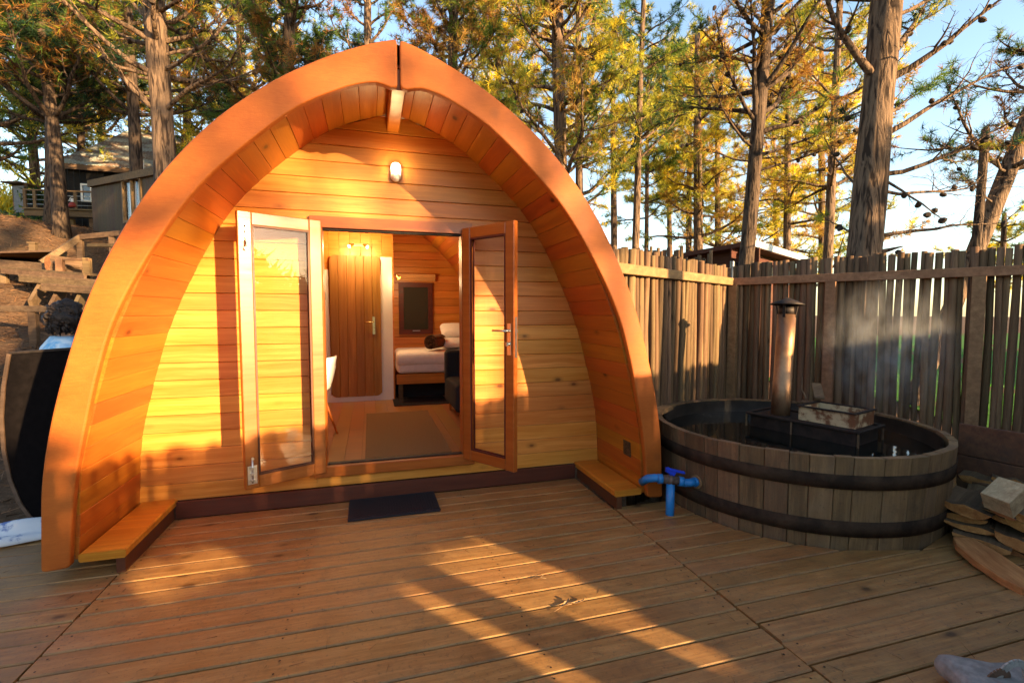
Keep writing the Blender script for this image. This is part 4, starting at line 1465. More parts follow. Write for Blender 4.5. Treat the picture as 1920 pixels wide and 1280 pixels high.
# unseen fence square to the sun, holes and slimmed tops shaped for sun streaks
n1v = Vector((-0.4852, 0.8744, 0))
n2v = Vector((0.8744, 0.4852, 0))
FENCE_B = -3.0
fenceB = thing('stake_fence', n1v * FENCE_B + n2v * 2.0, 'stake fence closing the yard on the side behind the viewer', 'fence', 'stake fences round the yard')
HOLES = [(2.27, 2.69, 0.97, 1.155), (2.33, 2.63, 0.90, 0.98), (2.40, 2.57, 0.80, 0.91), (1.95, 2.035, 0.80, 1.12), (1.06, 1.58, 1.29, 1.385)]
sb = MB()
s = -2.4
while s < 6.35:
    r_ = frnd.uniform(0.026, 0.034)
    top = 2.05 + frnd.uniform(-0.03, 0.03)
    spans = [(-0.35, top)]
    for h0, h1, za, zb in HOLES:
        if h0 < s < h1:
            new = []
            for a, b in spans:
                if a < za: new.append((a, min(b, za + frnd.uniform(-0.015, 0.015))))
                if b > zb: new.append((max(a, zb + frnd.uniform(-0.015, 0.015)), b))
            spans = new
    q = n1v * FENCE_B + n2v * s
    for a, b in spans:
        if b - a > 0.02:
            tp = lambda zz: r_ * (1.0 - 0.20 * max(0.0, min(1.0, (zz - 1.35) / 0.35)))
            sb.tube([(q.x, q.y, a), (q.x, q.y, a + (b - a) * 0.72), (q.x, q.y, b)], [tp(a), tp(a + (b - a) * 0.72), tp(b)], 7)
    s += r_ * 2 - 0.010
so_ = sb.build('stake_row', M_stake, fenceB)
so_['kind'] = 'stuff'
qa, qb = n1v * FENCE_B + n2v * -2.4, n1v * FENCE_B + n2v * 6.35
for z_ in (0.3, 1.215, 1.86):
    MB().bar(qa - n1v * 0.05 + Vector((0, 0, z_)), qb - n1v * 0.05 + Vector((0, 0, z_)), 0.045, 0.08, c=0.003).build('rail', M_rail, fenceB)

# further fences and the shed beyond
fenceF = thing('stake_fence', at(1210, 560, 8.2), 'taller far stake fence end seen above the sunlit fence beside pod', 'fence', 'stake fences round the yard')
a, b = at(1135, 466, 8.4), at(1277, 466, 8.0)
nst = 36
for i in range(nst):
    p = a.lerp(b, i / (nst - 1))
    if 5 <= i <= 6: continue
    stake(fenceF, Vector((p.x, p.y, 0)), p.z + frnd.uniform(-0.05, 0.04), frnd.uniform(0, 6), lean=0.012, scale=frnd.uniform(0.8, 1.1))
MB().bar(a + Vector((0, 0.06, -0.35)), b + Vector((0, 0.06, -0.35)), 0.05, 0.09).build('rail', M_rail, fenceF)
fenceG = thing('stake_fence', at(1305, 560, 9.0), 'short low piece of stake fence before the red-brown shed', 'fence', 'stake fences round the yard')
a, b = at(1279, 487, 8.6), at(1336, 480, 8.2)
nst = 14
for i in range(nst):
    p = a.lerp(b, i / (nst - 1))
    stake(fenceG, Vector((p.x, p.y, 0)), p.z + frnd.uniform(-0.05, 0.05) + (0.07 if i == nst - 1 else 0), frnd.uniform(0, 6), lean=0.015, scale=frnd.uniform(0.8, 1.15))
MB().bar(a + Vector((0, 0.06, -0.35)), b + Vector((0, 0.06, -0.35)), 0.05, 0.09).build('rail', M_rail, fenceG)

shed = thing('shed', at(1400, 600, 11), 'low red-brown shed with white edged flat roof behind the fences', 'shed')
cA, cL, cR = at(1402, 452, 10.8), at(1258, 478, 13.2), at(1512, 486, 13.6)
for (p, q, nm) in ((cL, cA, 'wall'), (cA, cR, 'wall')):
    L_ = (q - p); L_.z = 0
    nb_ = 14
    for i in range(nb_):
        z0 = -0.3 + i * 0.235
        z1 = z0 + 0.232
        def top(t): return p.z + (q.z - p.z) * t - 0.12
        if z0 > max(top(0), top(1)) - 0.02: continue
        va, vb = Vector((p.x, p.y, z0)), Vector((q.x, q.y, z0))
        tz0, tz1 = min(z1, top(0)), min(z1, top(1))
        inn_ = 0.35
        d_ = (vb - va).normalized(); nn = Vector((d_.y, -d_.x, 0))
        if nn.dot(Vector((0, 0, 0)) - va) < 0: nn = -nn
        A, B = va - nn * inn_, vb - nn * inn_
        L2 = (B - A).length
        if nm == 'wall' and p is cA and 2.05 < z0 < 2.75:
            # glazing strip
            continue
        Mw = frame((A + B) / 2, d_, (0, 0, 1))
        h0_, h1_ = tz0 - z0, tz1 - z0
        if h0_ <= 0.01 or h1_ <= 0.01: continue
        MB().add([(-L2 / 2, 0, 0), (L2 / 2, 0, 0), (L2 / 2, h1_, 0.0), (-L2 / 2, h0_, 0.0), (-L2 / 2, 0, -0.03), (L2 / 2, 0, -0.03), (L2 / 2, h1_, -0.03), (-L2 / 2, h0_, -0.03)],
                 [(0, 1, 2, 3), (7, 6, 5, 4), (0, 4, 5, 1), (1, 5, 6, 2), (2, 6, 7, 3), (3, 7, 4, 0)]).build('wall_board', M_shed, shed, Mw)
# roof slab with white fascia
cB = cL + cR - cA
m = MB()
tt = 0.10
m.add([cA + Vector((0, 0, 0)), cR, cB, cL, cA - Vector((0, 0, tt)), cR - Vector((0, 0, tt)), cB - Vector((0, 0, tt)), cL - Vector((0, 0, tt))],
      [(0, 1, 2, 3), (7, 6, 5, 4), (0, 4, 5, 1), (1, 5, 6, 2), (2, 6, 7, 3), (3, 7, 4, 0)])
m.build('roof', M_shed, shed)
d_ = (cR - cA).normalized()
MB().bar(cA + Vector((0, -0.03, -0.01)), cR + Vector((0, -0.03, -0.01)), 0.03, 0.15).build('roof_edge', M_zinc, shed)
dd = (cR - cA); dd.z = 0; dd.normalize(); nn = Vector((dd.y, -dd.x, 0))
if nn.dot(-cA) < 0: nn = -nn
wa, wb = Vector((cA.x, cA.y, 2.28)) - nn * 0.36, Vector((cR.x, cR.y, 2.28)) - nn * 0.36
glm = MB()
Mw = frame((wa + wb) / 2, dd, (0, 0, 1))
Lw = (wb - wa).length
pn_ = MB().box(-Lw / 2, Lw / 2, -0.2, 0.4, -0.02, 0.0).build('window_strip', M_darkglass, shed, Mw)
for q in (-0.48, -0.16, 0.16, 0.48):
    MB().box(q * Lw - 0.03, q * Lw + 0.03, -0.2, 0.4, 0.001, 0.03).build('mullion', M_zinc, pn_, Mw)

# ------------------------------------------------------------------ firewood on the deck at the right
wrn = random.Random(6)


def half_log(R_, L, flat=0.0, n=10, seed=0, thick=0.6):
    """a split log with its axis along local x: bark below, a split face above, meeting in sharp edges"""
    rr = random.Random(seed)
    sec = []
    skew = rr.uniform(-0.25, 0.25)
    for k in range(n + 1):
        a = math.pi + math.pi * k / n
        r = R_ * (1 + rr.uniform(-0.035, 0.035))
        sec.append((r * math.cos(a) + skew * R_ * (-math.sin(a)), r * math.sin(a) * thick))
    top = [(R_ * 0.5, R_ * rr.uniform(-0.06, 0.16)), (R_ * 0.05, R_ * rr.uniform(-0.02, 0.20)), (-R_ * 0.5, R_ * rr.uniform(-0.06, 0.14))]
    sec = sec + top
    k = len(sec)
    vs = []
    stations = (-0.5, -0.25, 0.1, 0.3, 0.5)
    for s_ in stations:
        oy, oz = rr.uniform(-.06, .06) * R_, rr.uniform(-.05, .05) * R_
        for (u, w) in sec:
            vs.append((s_ * L + (rr.uniform(-0.006, 0.006) if abs(s_) == 0.5 else 0), u + oy, w + oz))
    bark, face_, ends = [], [], []
    for j in range(len(stations) - 1):
        for i in range(k):
            f = (j * k + i, (j + 1) * k + i, (j + 1) * k + (i + 1) % k, j * k + (i + 1) % k)
            (bark if i < n else face_).append(f)
    ends.append(tuple(range(k))); ends.append(tuple(range(5 * k - 1, 4 * k - 1, -1)))
    me = bpy.data.meshes.new('log')
    me.from_pydata(vs, [], bark + face_ + ends)
    for mm in (M_split, M_logbark, M_oldwood): me.materials.append(mm)
    me.polygons.foreach_set('material_index', [1] * len(bark) + [2] * len(face_) + [0] * len(ends))
    me.update()
    return me


def firewood(px, py, t, axis, R_, L, roll, label, seed, thick=0.6):
    c = at(px, py, t)
    ax = Vector(axis).normalized()
    # c is the centre of the near end face
    M = frame(c + ax * (L * 0.5), ax, (0, 0, 1))
    # frame gives local y up; turn so that local z is up, then roll
    M = M @ Matrix.Rotation(R(90), 4, 'X').inverted() @ Matrix.Rotation(R(roll), 4, 'X')
    o = place(bpy.data.objects.new('firewood', half_log(R_, L, seed=seed, thick=thick)), M)
    return tag(o, label, 'firewood', 'split logs stacked beside the tub')


BACK = RGT * 0.80 + Vector((FWD.x, FWD.y, 0)) * 0.62
LOGS = [
    # px, py, t, R, L, roll, thick, label
    (1808, 952, 3.12, 0.125, 0.42, 8, 0.48, 'grey-barked split log at the upper left of the pile nearest the tub'),
    (1806, 969, 3.16, 0.115, 0.40, -6, 0.31, 'dark thin split log second down at the left of the woodpile'),
    (1816, 985, 3.12, 0.125, 0.42, 4, 0.28, 'thin orange-ended slab in the middle of the left end of the woodpile'),
    (1856, 996, 3.10, 0.150, 0.44, -3, 0.27, 'wide pale-ended slab reaching out of the middle of the woodpile'),
    (1838, 1013, 3.04, 0.135, 0.42, 6, 0.41, 'broad orange-ended split log low at the left of the woodpile'),
    (1871, 957, 3.02, 0.085, 0.40, 24, 0.33, 'small split log tilted beneath the square-cut block'),
    (1872, 970, 3.06, 0.085, 0.40, 22, 0.31, 'thin tilted billet lying under the small split log'),
    (1910, 965, 2.98, 0.095, 0.42, 16, 0.39, 'bark-covered log right of the square-cut block'),
    (1906, 1012, 2.96, 0.105, 0.42, 18, 0.58, 'rounded split log at the right edge of the woodpile'),
    (1898, 1032, 3.00, 0.120, 0.42, 12, 0.35, 'flat split log low at the right of the woodpile'),
    (1925, 985, 2.95, 0.090, 0.40, 10, 0.55, 'small log end above the rounded log at the right edge'),
    (1915, 1052, 3.02, 0.120, 0.42, 6, 0.39, 'dark split log at the bottom of the right of the woodpile'),
    (1845, 935, 3.30, 0.11, 0.44, -8, 0.47, 'dark bark-covered log behind the square-cut block'),
    (1840, 900, 3.55, 0.13, 0.50, 4, 0.47, 'long mossy log lying along the foot of the bin board'),
    (1905, 905, 3.45, 0.12, 0.46, 8, 0.47, 'rough bark log behind the square-cut block at the right'),
    (1890, 985, 3.22, 0.12, 0.42, 2, 0.39, 'dark log buried in the middle of the woodpile'),
    (1862, 1036, 3.22, 0.13, 0.42, 0, 0.43, 'dark log lying on the deck under the woodpile'),
    (1835, 1030, 3.36, 0.12, 0.42, 0, 0.47, 'shadowed log on the deck at the back of the woodpile'),
]
for i, (px, py, t, R_, L, roll, th, lab) in enumerate(LOGS):
    ax = BACK + RGT * wrn.uniform(-0.15, 0.15) + Vector((0, 0, wrn.uniform(-0.05, 0.04)))
    firewood(px, py, t, ax, R_, L, roll, lab, 40 + i, th)
# sawn block
c = at(1882, 917, 2.93)
fx = (at(1920, 907, 2.90) - at(1876, 945, 2.86)).normalized()
fy = (at(1890, 889, 2.95) - at(1920, 907, 2.95))
Mb = frame(c, fx, at(1841, 921, 2.98) - at(1876, 945, 2.86))
if (Mb.to_3x3() @ Vector((0, 0, 1))).dot(Vector((0, 0, 1.5)) - c) < 0:
    Mb = frame(c, fx, -(at(1841, 921, 2.98) - at(1876, 945, 2.86)))
m = MB()
m.prism([(-0.092, -0.075), (0.095, -0.07), (0.09, 0.075), (-0.088, 0.07)], Matrix.Translation((0, 0, -0.115)), 0.115, 0.003)
tag(m.build('firewood', M_split_pale, None, Mb), 'square-cut block with a pale sawn end lying on top of the woodpile', 'firewood', 'split logs stacked beside the tub')
# long slab leaning off the pile onto the deck
m = MB()
L = 0.50
sec = [(-0.5, 0.03), (-0.46, 0.075), (-0.25, 0.105), (0.1, 0.115), (0.38, 0.10), (0.47, 0.06), (0.5, 0.01), (0.47, -0.05), (0.36, -0.10), (0.0, -0.12), (-0.3, -0.11), (-0.47, -0.08)]
a, b = at(1826, 1036, 2.98), at(1906, 1086, 2.66)
a.z = 0.05; b.z = 0.026
Mb = frame((a + b) / 2, b - a, Vector((0, 0, 1)).cross(b - a))
m.prism([(u * 0.54 + wrn.uniform(-.012, .012), v * 0.8 + wrn.uniform(-.010, .010)) for u, v in sec][::-1], Matrix.Translation((0, 0, -0.02)), 0.04, 0.004)
tag(m.build('firewood', M_split, None, Mb), 'long flat slab sliding off the woodpile onto the deck boards', 'firewood', 'split logs stacked beside the tub')
# board of the wood bin
a, b = at(1800, 806, 3.78), at(1990, 834, 3.30)
m = MB()
za, zb = 1.5 - (835 - 586) / 907 * 3.7, 0
m.bar(Vector((a.x, a.y, 0.52)), Vector((b.x, b.y, 0.52)), 0.035, 0.24, c=0.005)
m.bar(Vector((a.x, a.y, 0.28)), Vector((b.x, b.y, 0.28)), 0.034, 0.23, c=0.005)
tag(m.build('bin_board', M_board), 'dark red-brown boards standing on edge behind the woodpile', 'board')
m = MB()
m.bar(Vector((a.x - 0.1, a.y - 0.06, 0.0)) + Vector((0, -0.02, 0.13)), Vector((b.x - .1, b.y - .08, 0.13)), 0.12, 0.26, c=0.01)
tag(m.build('log_sleeper', M_board), 'rough dark sleeper under the bin board', 'sleeper')

# ------------------------------------------------------------------ bag at the lower right, towel at the left, litter on the deck
bagT = thing('canvas_bag', (2.40, 1.17, 0.0), 'crumpled grey canvas bag with a loop strap at the lower right edge', 'bag')
bs = soft_box('bag_body', -0.30, 0.30, -0.17, 0.17, 0.006, 0.115, M_bag, bagT, 0.045, lumps=0.028, seed=12, sub=3, M=Matrix.Translation((2.40, 1.08, 0)) @ Matrix.Rotation(R(-28), 4, 'Z'))
flat = Vector((FWD.x, FWD.y, 0)).normalized()
for c_, rw, rh, st_ in ((Vector((2.335, 1.165, 0.085)), 0.055, 0.095, M_strap), (Vector((2.29, 1.185, 0.08)), 0.035, 0.06, M_trim)):
    m = MB()
    loop = [c_ + RGT * (-rw * math.cos(math.pi * k / 14)) + Vector((0, 0, rh * math.sin(math.pi * k / 14))) - flat * (0.02 * math.sin(math.pi * k / 14)) for k in range(15)]
    for p, q in zip(loop[:-1], loop[1:]):
        m.bar(p, q, 0.026, 0.006, up=flat)
    m.build('strap', st_, bagT)

tw = MB()
nx, ny = 22, 14
for j in range(ny + 1):
    for i in range(nx + 1):
        u, v = i / nx, j / ny
        x = -3.0 + 0.95 * u
        yq = 3.80 + 0.30 * v + 0.05 * math.sin(u * 7) + 0.04 * u
        zq = 0.012 + 0.075 * abs(math.sin(v * 5.4 + u * 2.2)) * (0.45 + 0.55 * math.sin(u * 5 + 1) ** 2) * math.sin(math.pi * min(1, max(0, v))) ** 0.5 + 0.05 * u * math.sin(math.pi * v)
        tw.v.append((x, yq, zq))
for j in range(ny):
    for i in range(nx):
        k = j * (nx + 1) + i
        tw.f.append((k, k + 1, k + nx + 2, k + nx + 1)); tw.s.append(True)
to = tw.build('towel', M_towel)
to.modifiers.new('t', 'SOLIDIFY').thickness = 0.006
tag(to, 'white and blue printed towel crumpled on the deck edge at the left', 'towel')

M_dryleaf = plain('dry_leaf', (0.36, 0.21, 0.10), rough=0.8, noise=0.3, scale=30)


def dry_leaf(x, y, L, W, yaw, label, seed):
    rr = random.Random(seed)
    m = MB()
    n = 9
    for i in range(n):
        t = i / (n - 1)
        w = W * math.sin(math.pi * (0.04 + 0.92 * t)) ** 0.8
        z = 0.003 + 0.006 * (t - 0.4) ** 2 * 4 * rr.uniform(0.6, 1.1)
        m.v += [(t * L, -w, z + 0.006 + rr.uniform(0, .006)), (t * L, 0, z), (t * L, w, z + 0.005 + rr.uniform(0, .006))]
    for i in range(n - 1):
        for k in range(2):
            m.f.append((i * 3 + k, i * 3 + k + 1, (i + 1) * 3 + k + 1, (i + 1) * 3 + k)); m.s.append(True)
    m.tube([(0, 0, 0.01), (-0.04, 0.01, 0.006)], 0.0018, 4)
    o = m.build('dry_leaf', M_dryleaf, None, Matrix.Translation((x, y, 0.001)) @ Matrix.Rotation(yaw, 4, 'Z'))
    tag(o, label, 'leaf', 'dry leaves on the deck')


dry_leaf(0.90, 2.20, 0.09, 0.009, R(35), 'curled dry leaf lying in the broad sun streak on the deck', 1)
dry_leaf(0.97, 2.215, 0.08, 0.007, R(8), 'thin dry leaf beside the curled leaf in the broad sun streak', 2)
m = MB()
m.tube([(0.86, 2.50, 0.006), (0.90, 2.49, 0.012), (0.93, 2.485, 0.005)], 0.002, 4)
m.tube([(0.90, 2.49, 0.010), (0.92, 2.52, 0.006), (0.935, 2.53, 0.004)], 0.0016, 4)
tag(m.build('twig', M_twig), 'tiny forked twig on a sunlit board above the dry leaves', 'twig')

# ------------------------------------------------------------------ curved black panel and the person behind it
PY_ = 4.25
def wall_at(px, py, Y):
    d = at(px, py, 1.0) - Vector((0, 0, EYE))
    return Vector((0, 0, EYE)) + d * (Y / d.y)
outl = [wall_at(*q, PY_) for q in ((30, 662), (20, 720), (16, 780), (20, 840), (32, 895), (50, 938), (75, 972), (105, 998))]
pts = [(p.x, p.z) for p in outl]
xr = -1.78
topz = pts[0][1] + 0.035
poly = pts + [(xr, pts[-1][1] - 0.05), (xr, topz)]
poly = [(x, z) for x, z in poly]
Mq = frame((0, PY_, 0), (1, 0, 0), (0, 0, 1))
pn = thing('curved_panel', (-2.2, PY_, 0), 'black panel with a curved brown edge standing left of the pod', 'panel')
m = MB().prism(poly, Mq, 0.05, 0.004)
m.build('panel_face', M_panel, pn)
m = MB()
ed = [Vector((x - 0.008, PY_ - 0.025, z)) for x, z in pts]
for p, q in zip(ed[:-1], ed[1:]):
    m.bar(p, q, 0.07, 0.022, up=Vector((-(q - p).z, 0, (q - p).x)).normalized())
m.build('edge_trim', M_trim, pn)
m = MB()
m.bar((pts[0][0] - 0.01, PY_ - 0.025, topz + 0.0 - 0.03), (xr, PY_ - 0.025, topz + 0.012), 0.06, 0.016)
m.build('top_trim', M_soot, pn)

per = thing('person', (-2.32, 4.95, ground_z(-2.32, 4.95)), 'person in a pale blue tie-dye top with brown curly hair beyond the black panel', 'person')
GZ = ground_z(-2.32, 4.95)
face = Vector((0.80, 0.60, 0)).normalized()   # looking away to the right
sidev = Vector((-face.y, face.x, 0))


def skin_body():
    J = {}
    def P(s, f, h): return tuple(Vector((-2.46, 4.95, GZ + 0.05)) + sidev * s + face * f + Vector((0, 0, h)))
    vs, es, rs = [], [], []
    def v(p, r):
        vs.append(p); rs.append(r); return len(vs) - 1
    pel = v(P(0, 0, 0.98), 0.150)
    wai = v(P(0, 0.01, 1.13), 0.135)
    che = v(P(0, 0.02, 1.34), 0.155)
    nek = v(P(0, 0.01, 1.50), 0.065)
    hd0 = v(P(0, 0.03, 1.585), 0.070)
    hd1 = v(P(0, 0.045, 1.68), 0.095)
    hd2 = v(P(0, 0.03, 1.75), 0.075)
    es += [(pel, wai), (wai, che), (che, nek), (nek, hd0), (hd0, hd1), (hd1, hd2)]
    nose = v(P(0, 0.145, 1.655), 0.016); es.append((hd1, nose))
    for s in (-1, 1):
        sh_ = v(P(s * 0.19, 0, 1.43), 0.062); el = v(P(s * 0.25, 0.03, 1.16), 0.044); wr = v(P(s * 0.22, 0.22, 1.02), 0.030); hn = v(P(s * 0.20, 0.29, 1.0), 0.030)
        es += [(che, sh_), (sh_, el), (el, wr), (wr, hn)]
        for q in range(4):
            f1 = v(P(s * (0.175 + 0.017 * q), 0.35, 0.985), 0.0095); f2 = v(P(s * (0.175 + 0.017 * q), 0.385 - 0.006 * q, 0.955), 0.0085)
            es += [(hn, f1), (f1, f2)]
        th = v(P(s * 0.165, 0.32, 1.0), 0.011); es.append((hn, th))
        hip = v(P(s * 0.10, 0, 0.90), 0.098); kn = v(P(s * 0.11, 0.02, 0.50), 0.062); an = v(P(s * 0.11, -0.01, 0.09), 0.042); toe = v(P(s * 0.12, 0.17, 0.035), 0.036)
        es += [(pel, hip), (hip, kn), (kn, an), (an, toe)]
    me = bpy.data.meshes.new('body'); me.from_pydata(vs, es, []); me.update()
    o = place(bpy.data.objects.new('body', me), None, per)
    me.materials.append(M_skin)
    o.modifiers.new('skin', 'SKIN')
    for i, r in enumerate(rs):
        sv = me.skin_vertices[0].data[i]; sv.radius = (r, r); sv.use_root = (i == 0)
    o.modifiers.new('sub', 'SUBSURF').levels = 1
    o.modifiers['sub'].render_levels = 1
    return o


skin_body()


def ringed(name, rings, mat, parent, seg=22, wob=0.0, seed=0, thick=0.0):
    """closed rings (centre, half width, half depth) lofted along the body"""
    rr = random.Random(seed); ph = [rr.uniform(0, 6) for _ in range(4)]
    m = MB()
    for j, (c, a, b) in enumerate(rings):
        for k in range(seg):
            t = 2 * math.pi * k / seg
            w = 1 + wob * (math.sin(3 * t + ph[0] + j * 0.9) + 0.7 * math.sin(7 * t + ph[1] - j * 1.3))
            p = Vector(c) + sidev * (a * w * math.cos(t)) + face * (b * w * math.sin(t))
            m.v.append(tuple(p))
    for j in range(len(rings) - 1):
        for k in range(seg):
            m.f.append((j * seg + k, j * seg + (k + 1) % seg, (j + 1) * seg + (k + 1) % seg, (j + 1) * seg + k)); m.s.append(True)
    o = m.build(name, mat, parent)
    if thick: o.modifiers.new('t', 'SOLIDIFY').thickness = thick
    return o


def PP(s, f, h): return tuple(Vector((-2.46, 4.95, GZ + 0.05)) + sidev * s + face * f + Vector((0, 0, h)))


ringed('top', [(PP(0, 0, 0.90), 0.22, 0.19), (PP(0, 0, 1.05), 0.205, 0.175), (PP(0, 0, 1.2), 0.21, 0.18), (PP(0, 0, 1.35), 0.245, 0.185), (PP(0, 0, 1.44), 0.24, 0.15), (PP(0, 0, 1.49), 0.16, 0.11), (PP(0, 0, 1.525), 0.095, 0.085)], M_shirt, per, wob=0.03, seed=2, thick=0.006)
for s in (-1, 1):
    ringed('sleeve', [(PP(s * 0.165, 0, 1.475), 0.085, 0.095), (PP(s * 0.215, 0.005, 1.40), 0.095, 0.10), (PP(s * 0.245, 0.015, 1.29), 0.095, 0.10), (PP(s * 0.265, 0.02, 1.20), 0.10, 0.105)], M_shirt, per, wob=0.05, seed=5 + s, thick=0.006)
    ringed('trouser_leg', [(PP(s * 0.09, 0, 1.0), 0.135, 0.15), (PP(s * 0.11, 0, 0.80), 0.115, 0.125), (PP(s * 0.115, 0.02, 0.5), 0.085, 0.09), (PP(s * 0.115, 0, 0.1), 0.07, 0.075)], M_jeans, per, wob=0.02, seed=8 + s, thick=0.006)
hb = bmesh.new()
bmesh.ops.create_icosphere(hb, subdivisions=4, radius=1.0)
hr_ = random.Random(3)
for v in hb.verts:
    d = v.co.copy()
    if d.y > 0.50 and d.z < 0.55:       # keep the face open
        v.co = d * 0.80
    lump = 1 + 0.09 * math.sin(d.x * 9 + 1) * math.sin(d.z * 8 + d.y * 6) + 0.05 * math.sin(d.z * 21 + d.x * 17) + 0.03 * math.sin(d.y * 33 + d.z * 13)
    low = 1.0 + (0.20 if d.z < -0.1 and d.y < 0.3 else 0)
    v.co = Vector((v.co.x * 0.118 * lump * low, v.co.y * 0.128 * lump, v.co.z * (0.130 if d.z > 0 else 0.155) * lump))
for f in hb.faces: f.smooth = True
hme = bpy.data.meshes.new('hair'); hb.to_mesh(hme); hb.free(); hme.materials.append(M_hair)
Mh = Matrix((sidev, face, Vector((0, 0, 1)))).transposed().to_4x4(); Mh.translation = Vector(PP(0, 0.025, 1.70))
# y of the mesh is the face side
place(bpy.data.objects.new('hair', hme), Mh, per)
hm_ = MB()
hrn = random.Random(9)
for k in range(90):
    th = hrn.uniform(0, 2 * math.pi); 
    if abs(th - math.pi / 2) < 0.9: continue
    ph = hrn.uniform(-0.5, 0.9)
    c = Vector((0.12 * math.cos(th) * math.cos(ph), 0.13 * math.sin(th) * math.cos(ph), 0.14 * math.sin(ph)))
    pts = []
    for i in range(7):
        t = i / 6
        q = c * (1 + 0.12 * math.sin(t * 5 + k)) + Vector((0.016 * math.sin(t * 11 + k), 0.016 * math.cos(t * 10 + k), -0.10 * t))
        pts.append(Mh @ q)
    hm_.tube(pts, [0.011, 0.012, 0.012, 0.011, 0.010, 0.008, 0.003], 5)
hm_.build('curls', M_hair, per)
for s in (-1, 1):
    e = MB()
    bm_c = Vector(PP(s * 0.034, 0.128, 1.69))
    e.lathe([(0.0001, 0.010), (0.007, 0.007), (0.010, 0.0), (0.007, -0.007), (0.0001, -0.010)], c=tuple(bm_c), seg=10)
    e.build('eye', M_white, per)
mo = MB(); mo.bar(PP(-0.025, 0.125, 1.61), PP(0.025, 0.125, 1.61), 0.012, 0.010, c=0.003)
mo.build('mouth', plain('lips', (0.35, 0.12, 0.10), rough=0.5), per)

# ------------------------------------------------------------------ the slope on the left: terraces, steps, rails
def gpost(name, p, w, parent, mat, drop=None, up=(1, 0, 0)):
    z = ground_z(p.x, p.y) - 0.15
    return MB().bar((p.x, p.y, z), tuple(p), w, w, up=up, c=0.004).build(name, mat, parent)


low = thing('low_rail', at(60, 600, 6.8), 'low timber rail on short posts at the foot of the slope', 'rail')
a, b = at(-60, 578, 6.9), at(135, 580, 6.7)
MB().bar(a, b, 0.06, 0.085, c=0.006).build('rail', M_oldwood, low)
for px in (62, -30, 128):
    p = at(px, 583, 6.8); gpost('post', p, 0.09, low, M_oldwood)

steps = [
    ((-20, 494), (122, 505), 8.9, 8.6, 0.10),
    ((4, 508), (160, 521), 8.5, 8.1, 0.09),
    ((38, 523), (185, 534), 8.1, 7.8, 0.09),
    ((80, 540), (200, 548), 7.7, 7.5, 0.08),
]
ter = thing('terrace_steps', at(100, 540, 8), 'flight of broad weathered timber steps climbing the slope at left', 'steps')
for (p0, p1, ta, tb, th) in steps:
    a, b = at(*p0, ta), at(*p1, tb)
    MB().bar(a, b, 0.045, th, c=0.004).build('step_edge', M_oldwood, ter)
    back = Vector((FWD.x, FWD.y, 0)) * 0.26
    MB().bar(a + back * 0.55 + Vector((0, 0, th / 2 + 0.02)), b + back * 0.55 + Vector((0, 0, th / 2 + 0.02)), 0.30, 0.035, c=0.004).build('tread', M_oldwood, ter)
for px, py, t in ((62, 545, 7.95), (95, 560, 7.7), (140, 560, 7.6)):
    p = at(px, py, t)
    MB().bar(p + Vector((-0.05, 0.5, 0.25)), p + Vector((0.1, -0.25, -0.25)), 0.05, 0.22, c=0.003).build('stringer', M_oldwood, ter)
for px, py, t in ((8, 510, 8.6), (160, 530, 8.0)):
    p = at(px, py, t); gpost('post', p, 0.09, ter, M_oldwood)

hr2 = thing('stair_handrail', at(150, 470, 9), 'sloping dark timber handrail beside the hillside steps', 'handrail')
a, b, c_ = at(78, 493, 8.9), at(150, 445, 9.4), at(240, 436, 9.2)
MB().bar(a, b, 0.06, 0.11, c=0.005).build('rail', M_oldwood, hr2)
MB().bar(b, c_, 0.06, 0.10, c=0.005).build('rail', M_oldwood, hr2)
MB().bar(at(165, 460, 9.35), at(240, 460, 9.2), 0.05, 0.06, c=0.004).build('rail', M_oldwood, hr2)
for p in (at(150, 446, 9.42), at(210, 440, 9.3)):
    gpost('post', p, 0.09, hr2, M_oldwood)
gate = thing('timber_trestle', at(135, 500, 8.4), 'small trestle of pale posts with a log behind at the steps', 'trestle')
for px in (112, 163):
    p = at(px, 484, 8.4); gpost('post', p, 0.10, gate, M_rail)
MB().bar(at(108, 486, 8.42), at(168, 487, 8.38), 0.06, 0.04, c=0.004).build('rail', M_rail, gate)
lo_ = place(bpy.data.objects.new('log', half_log(0.15, 0.5, seed=77, thick=1.0)), frame(at(125, 499, 8.7), RGT * 0.3 + FWD))
tag(lo_, 'round log end lying behind the pale trestle on the slope', 'log')
plat = thing('boardwalk', at(50, 472, 10), 'grey boardwalk platform at the head of the steps', 'boardwalk')
for k in range(6):
    a, b = at(-40, 476, 9.6 + 0.32 * k), at(112, 472, 9.4 + 0.32 * k)
    a.z = at(-40, 476, 9.6).z; b.z = at(112, 472, 9.4).z
    MB().bar(a, b, 0.29, 0.04, c=0.004).build('walk_board', M_oldwood, plat)
bol = thing('bollard', at(62, 470, 10.6), 'short square timber bollard with a cap on the boardwalk', 'bollard')
p = at(62, 457, 10.4)
MB().bar((p.x, p.y, ground_z(p.x, p.y) - 0.1), tuple(p), 0.11, 0.11, up=(1, 0, 0), c=0.006).build('post', M_oldwood, bol)
MB().box(p.x - 0.075, p.x + 0.075, p.y - 0.075, p.y + 0.075, p.z + 0.001, p.z + 0.03).build('cap', M_oldwood, bol)
bol2 = thing('bollard', at(28, 420, 15.2), 'small far bollard beside the pale path below the house deck', 'bollard')
p = at(28, 410, 15)
MB().bar((p.x, p.y, ground_z(p.x, p.y) - 0.1), tuple(p), 0.12, 0.12, up=(1, 0, 0), c=0.006).build('post', M_oldwood, bol2)

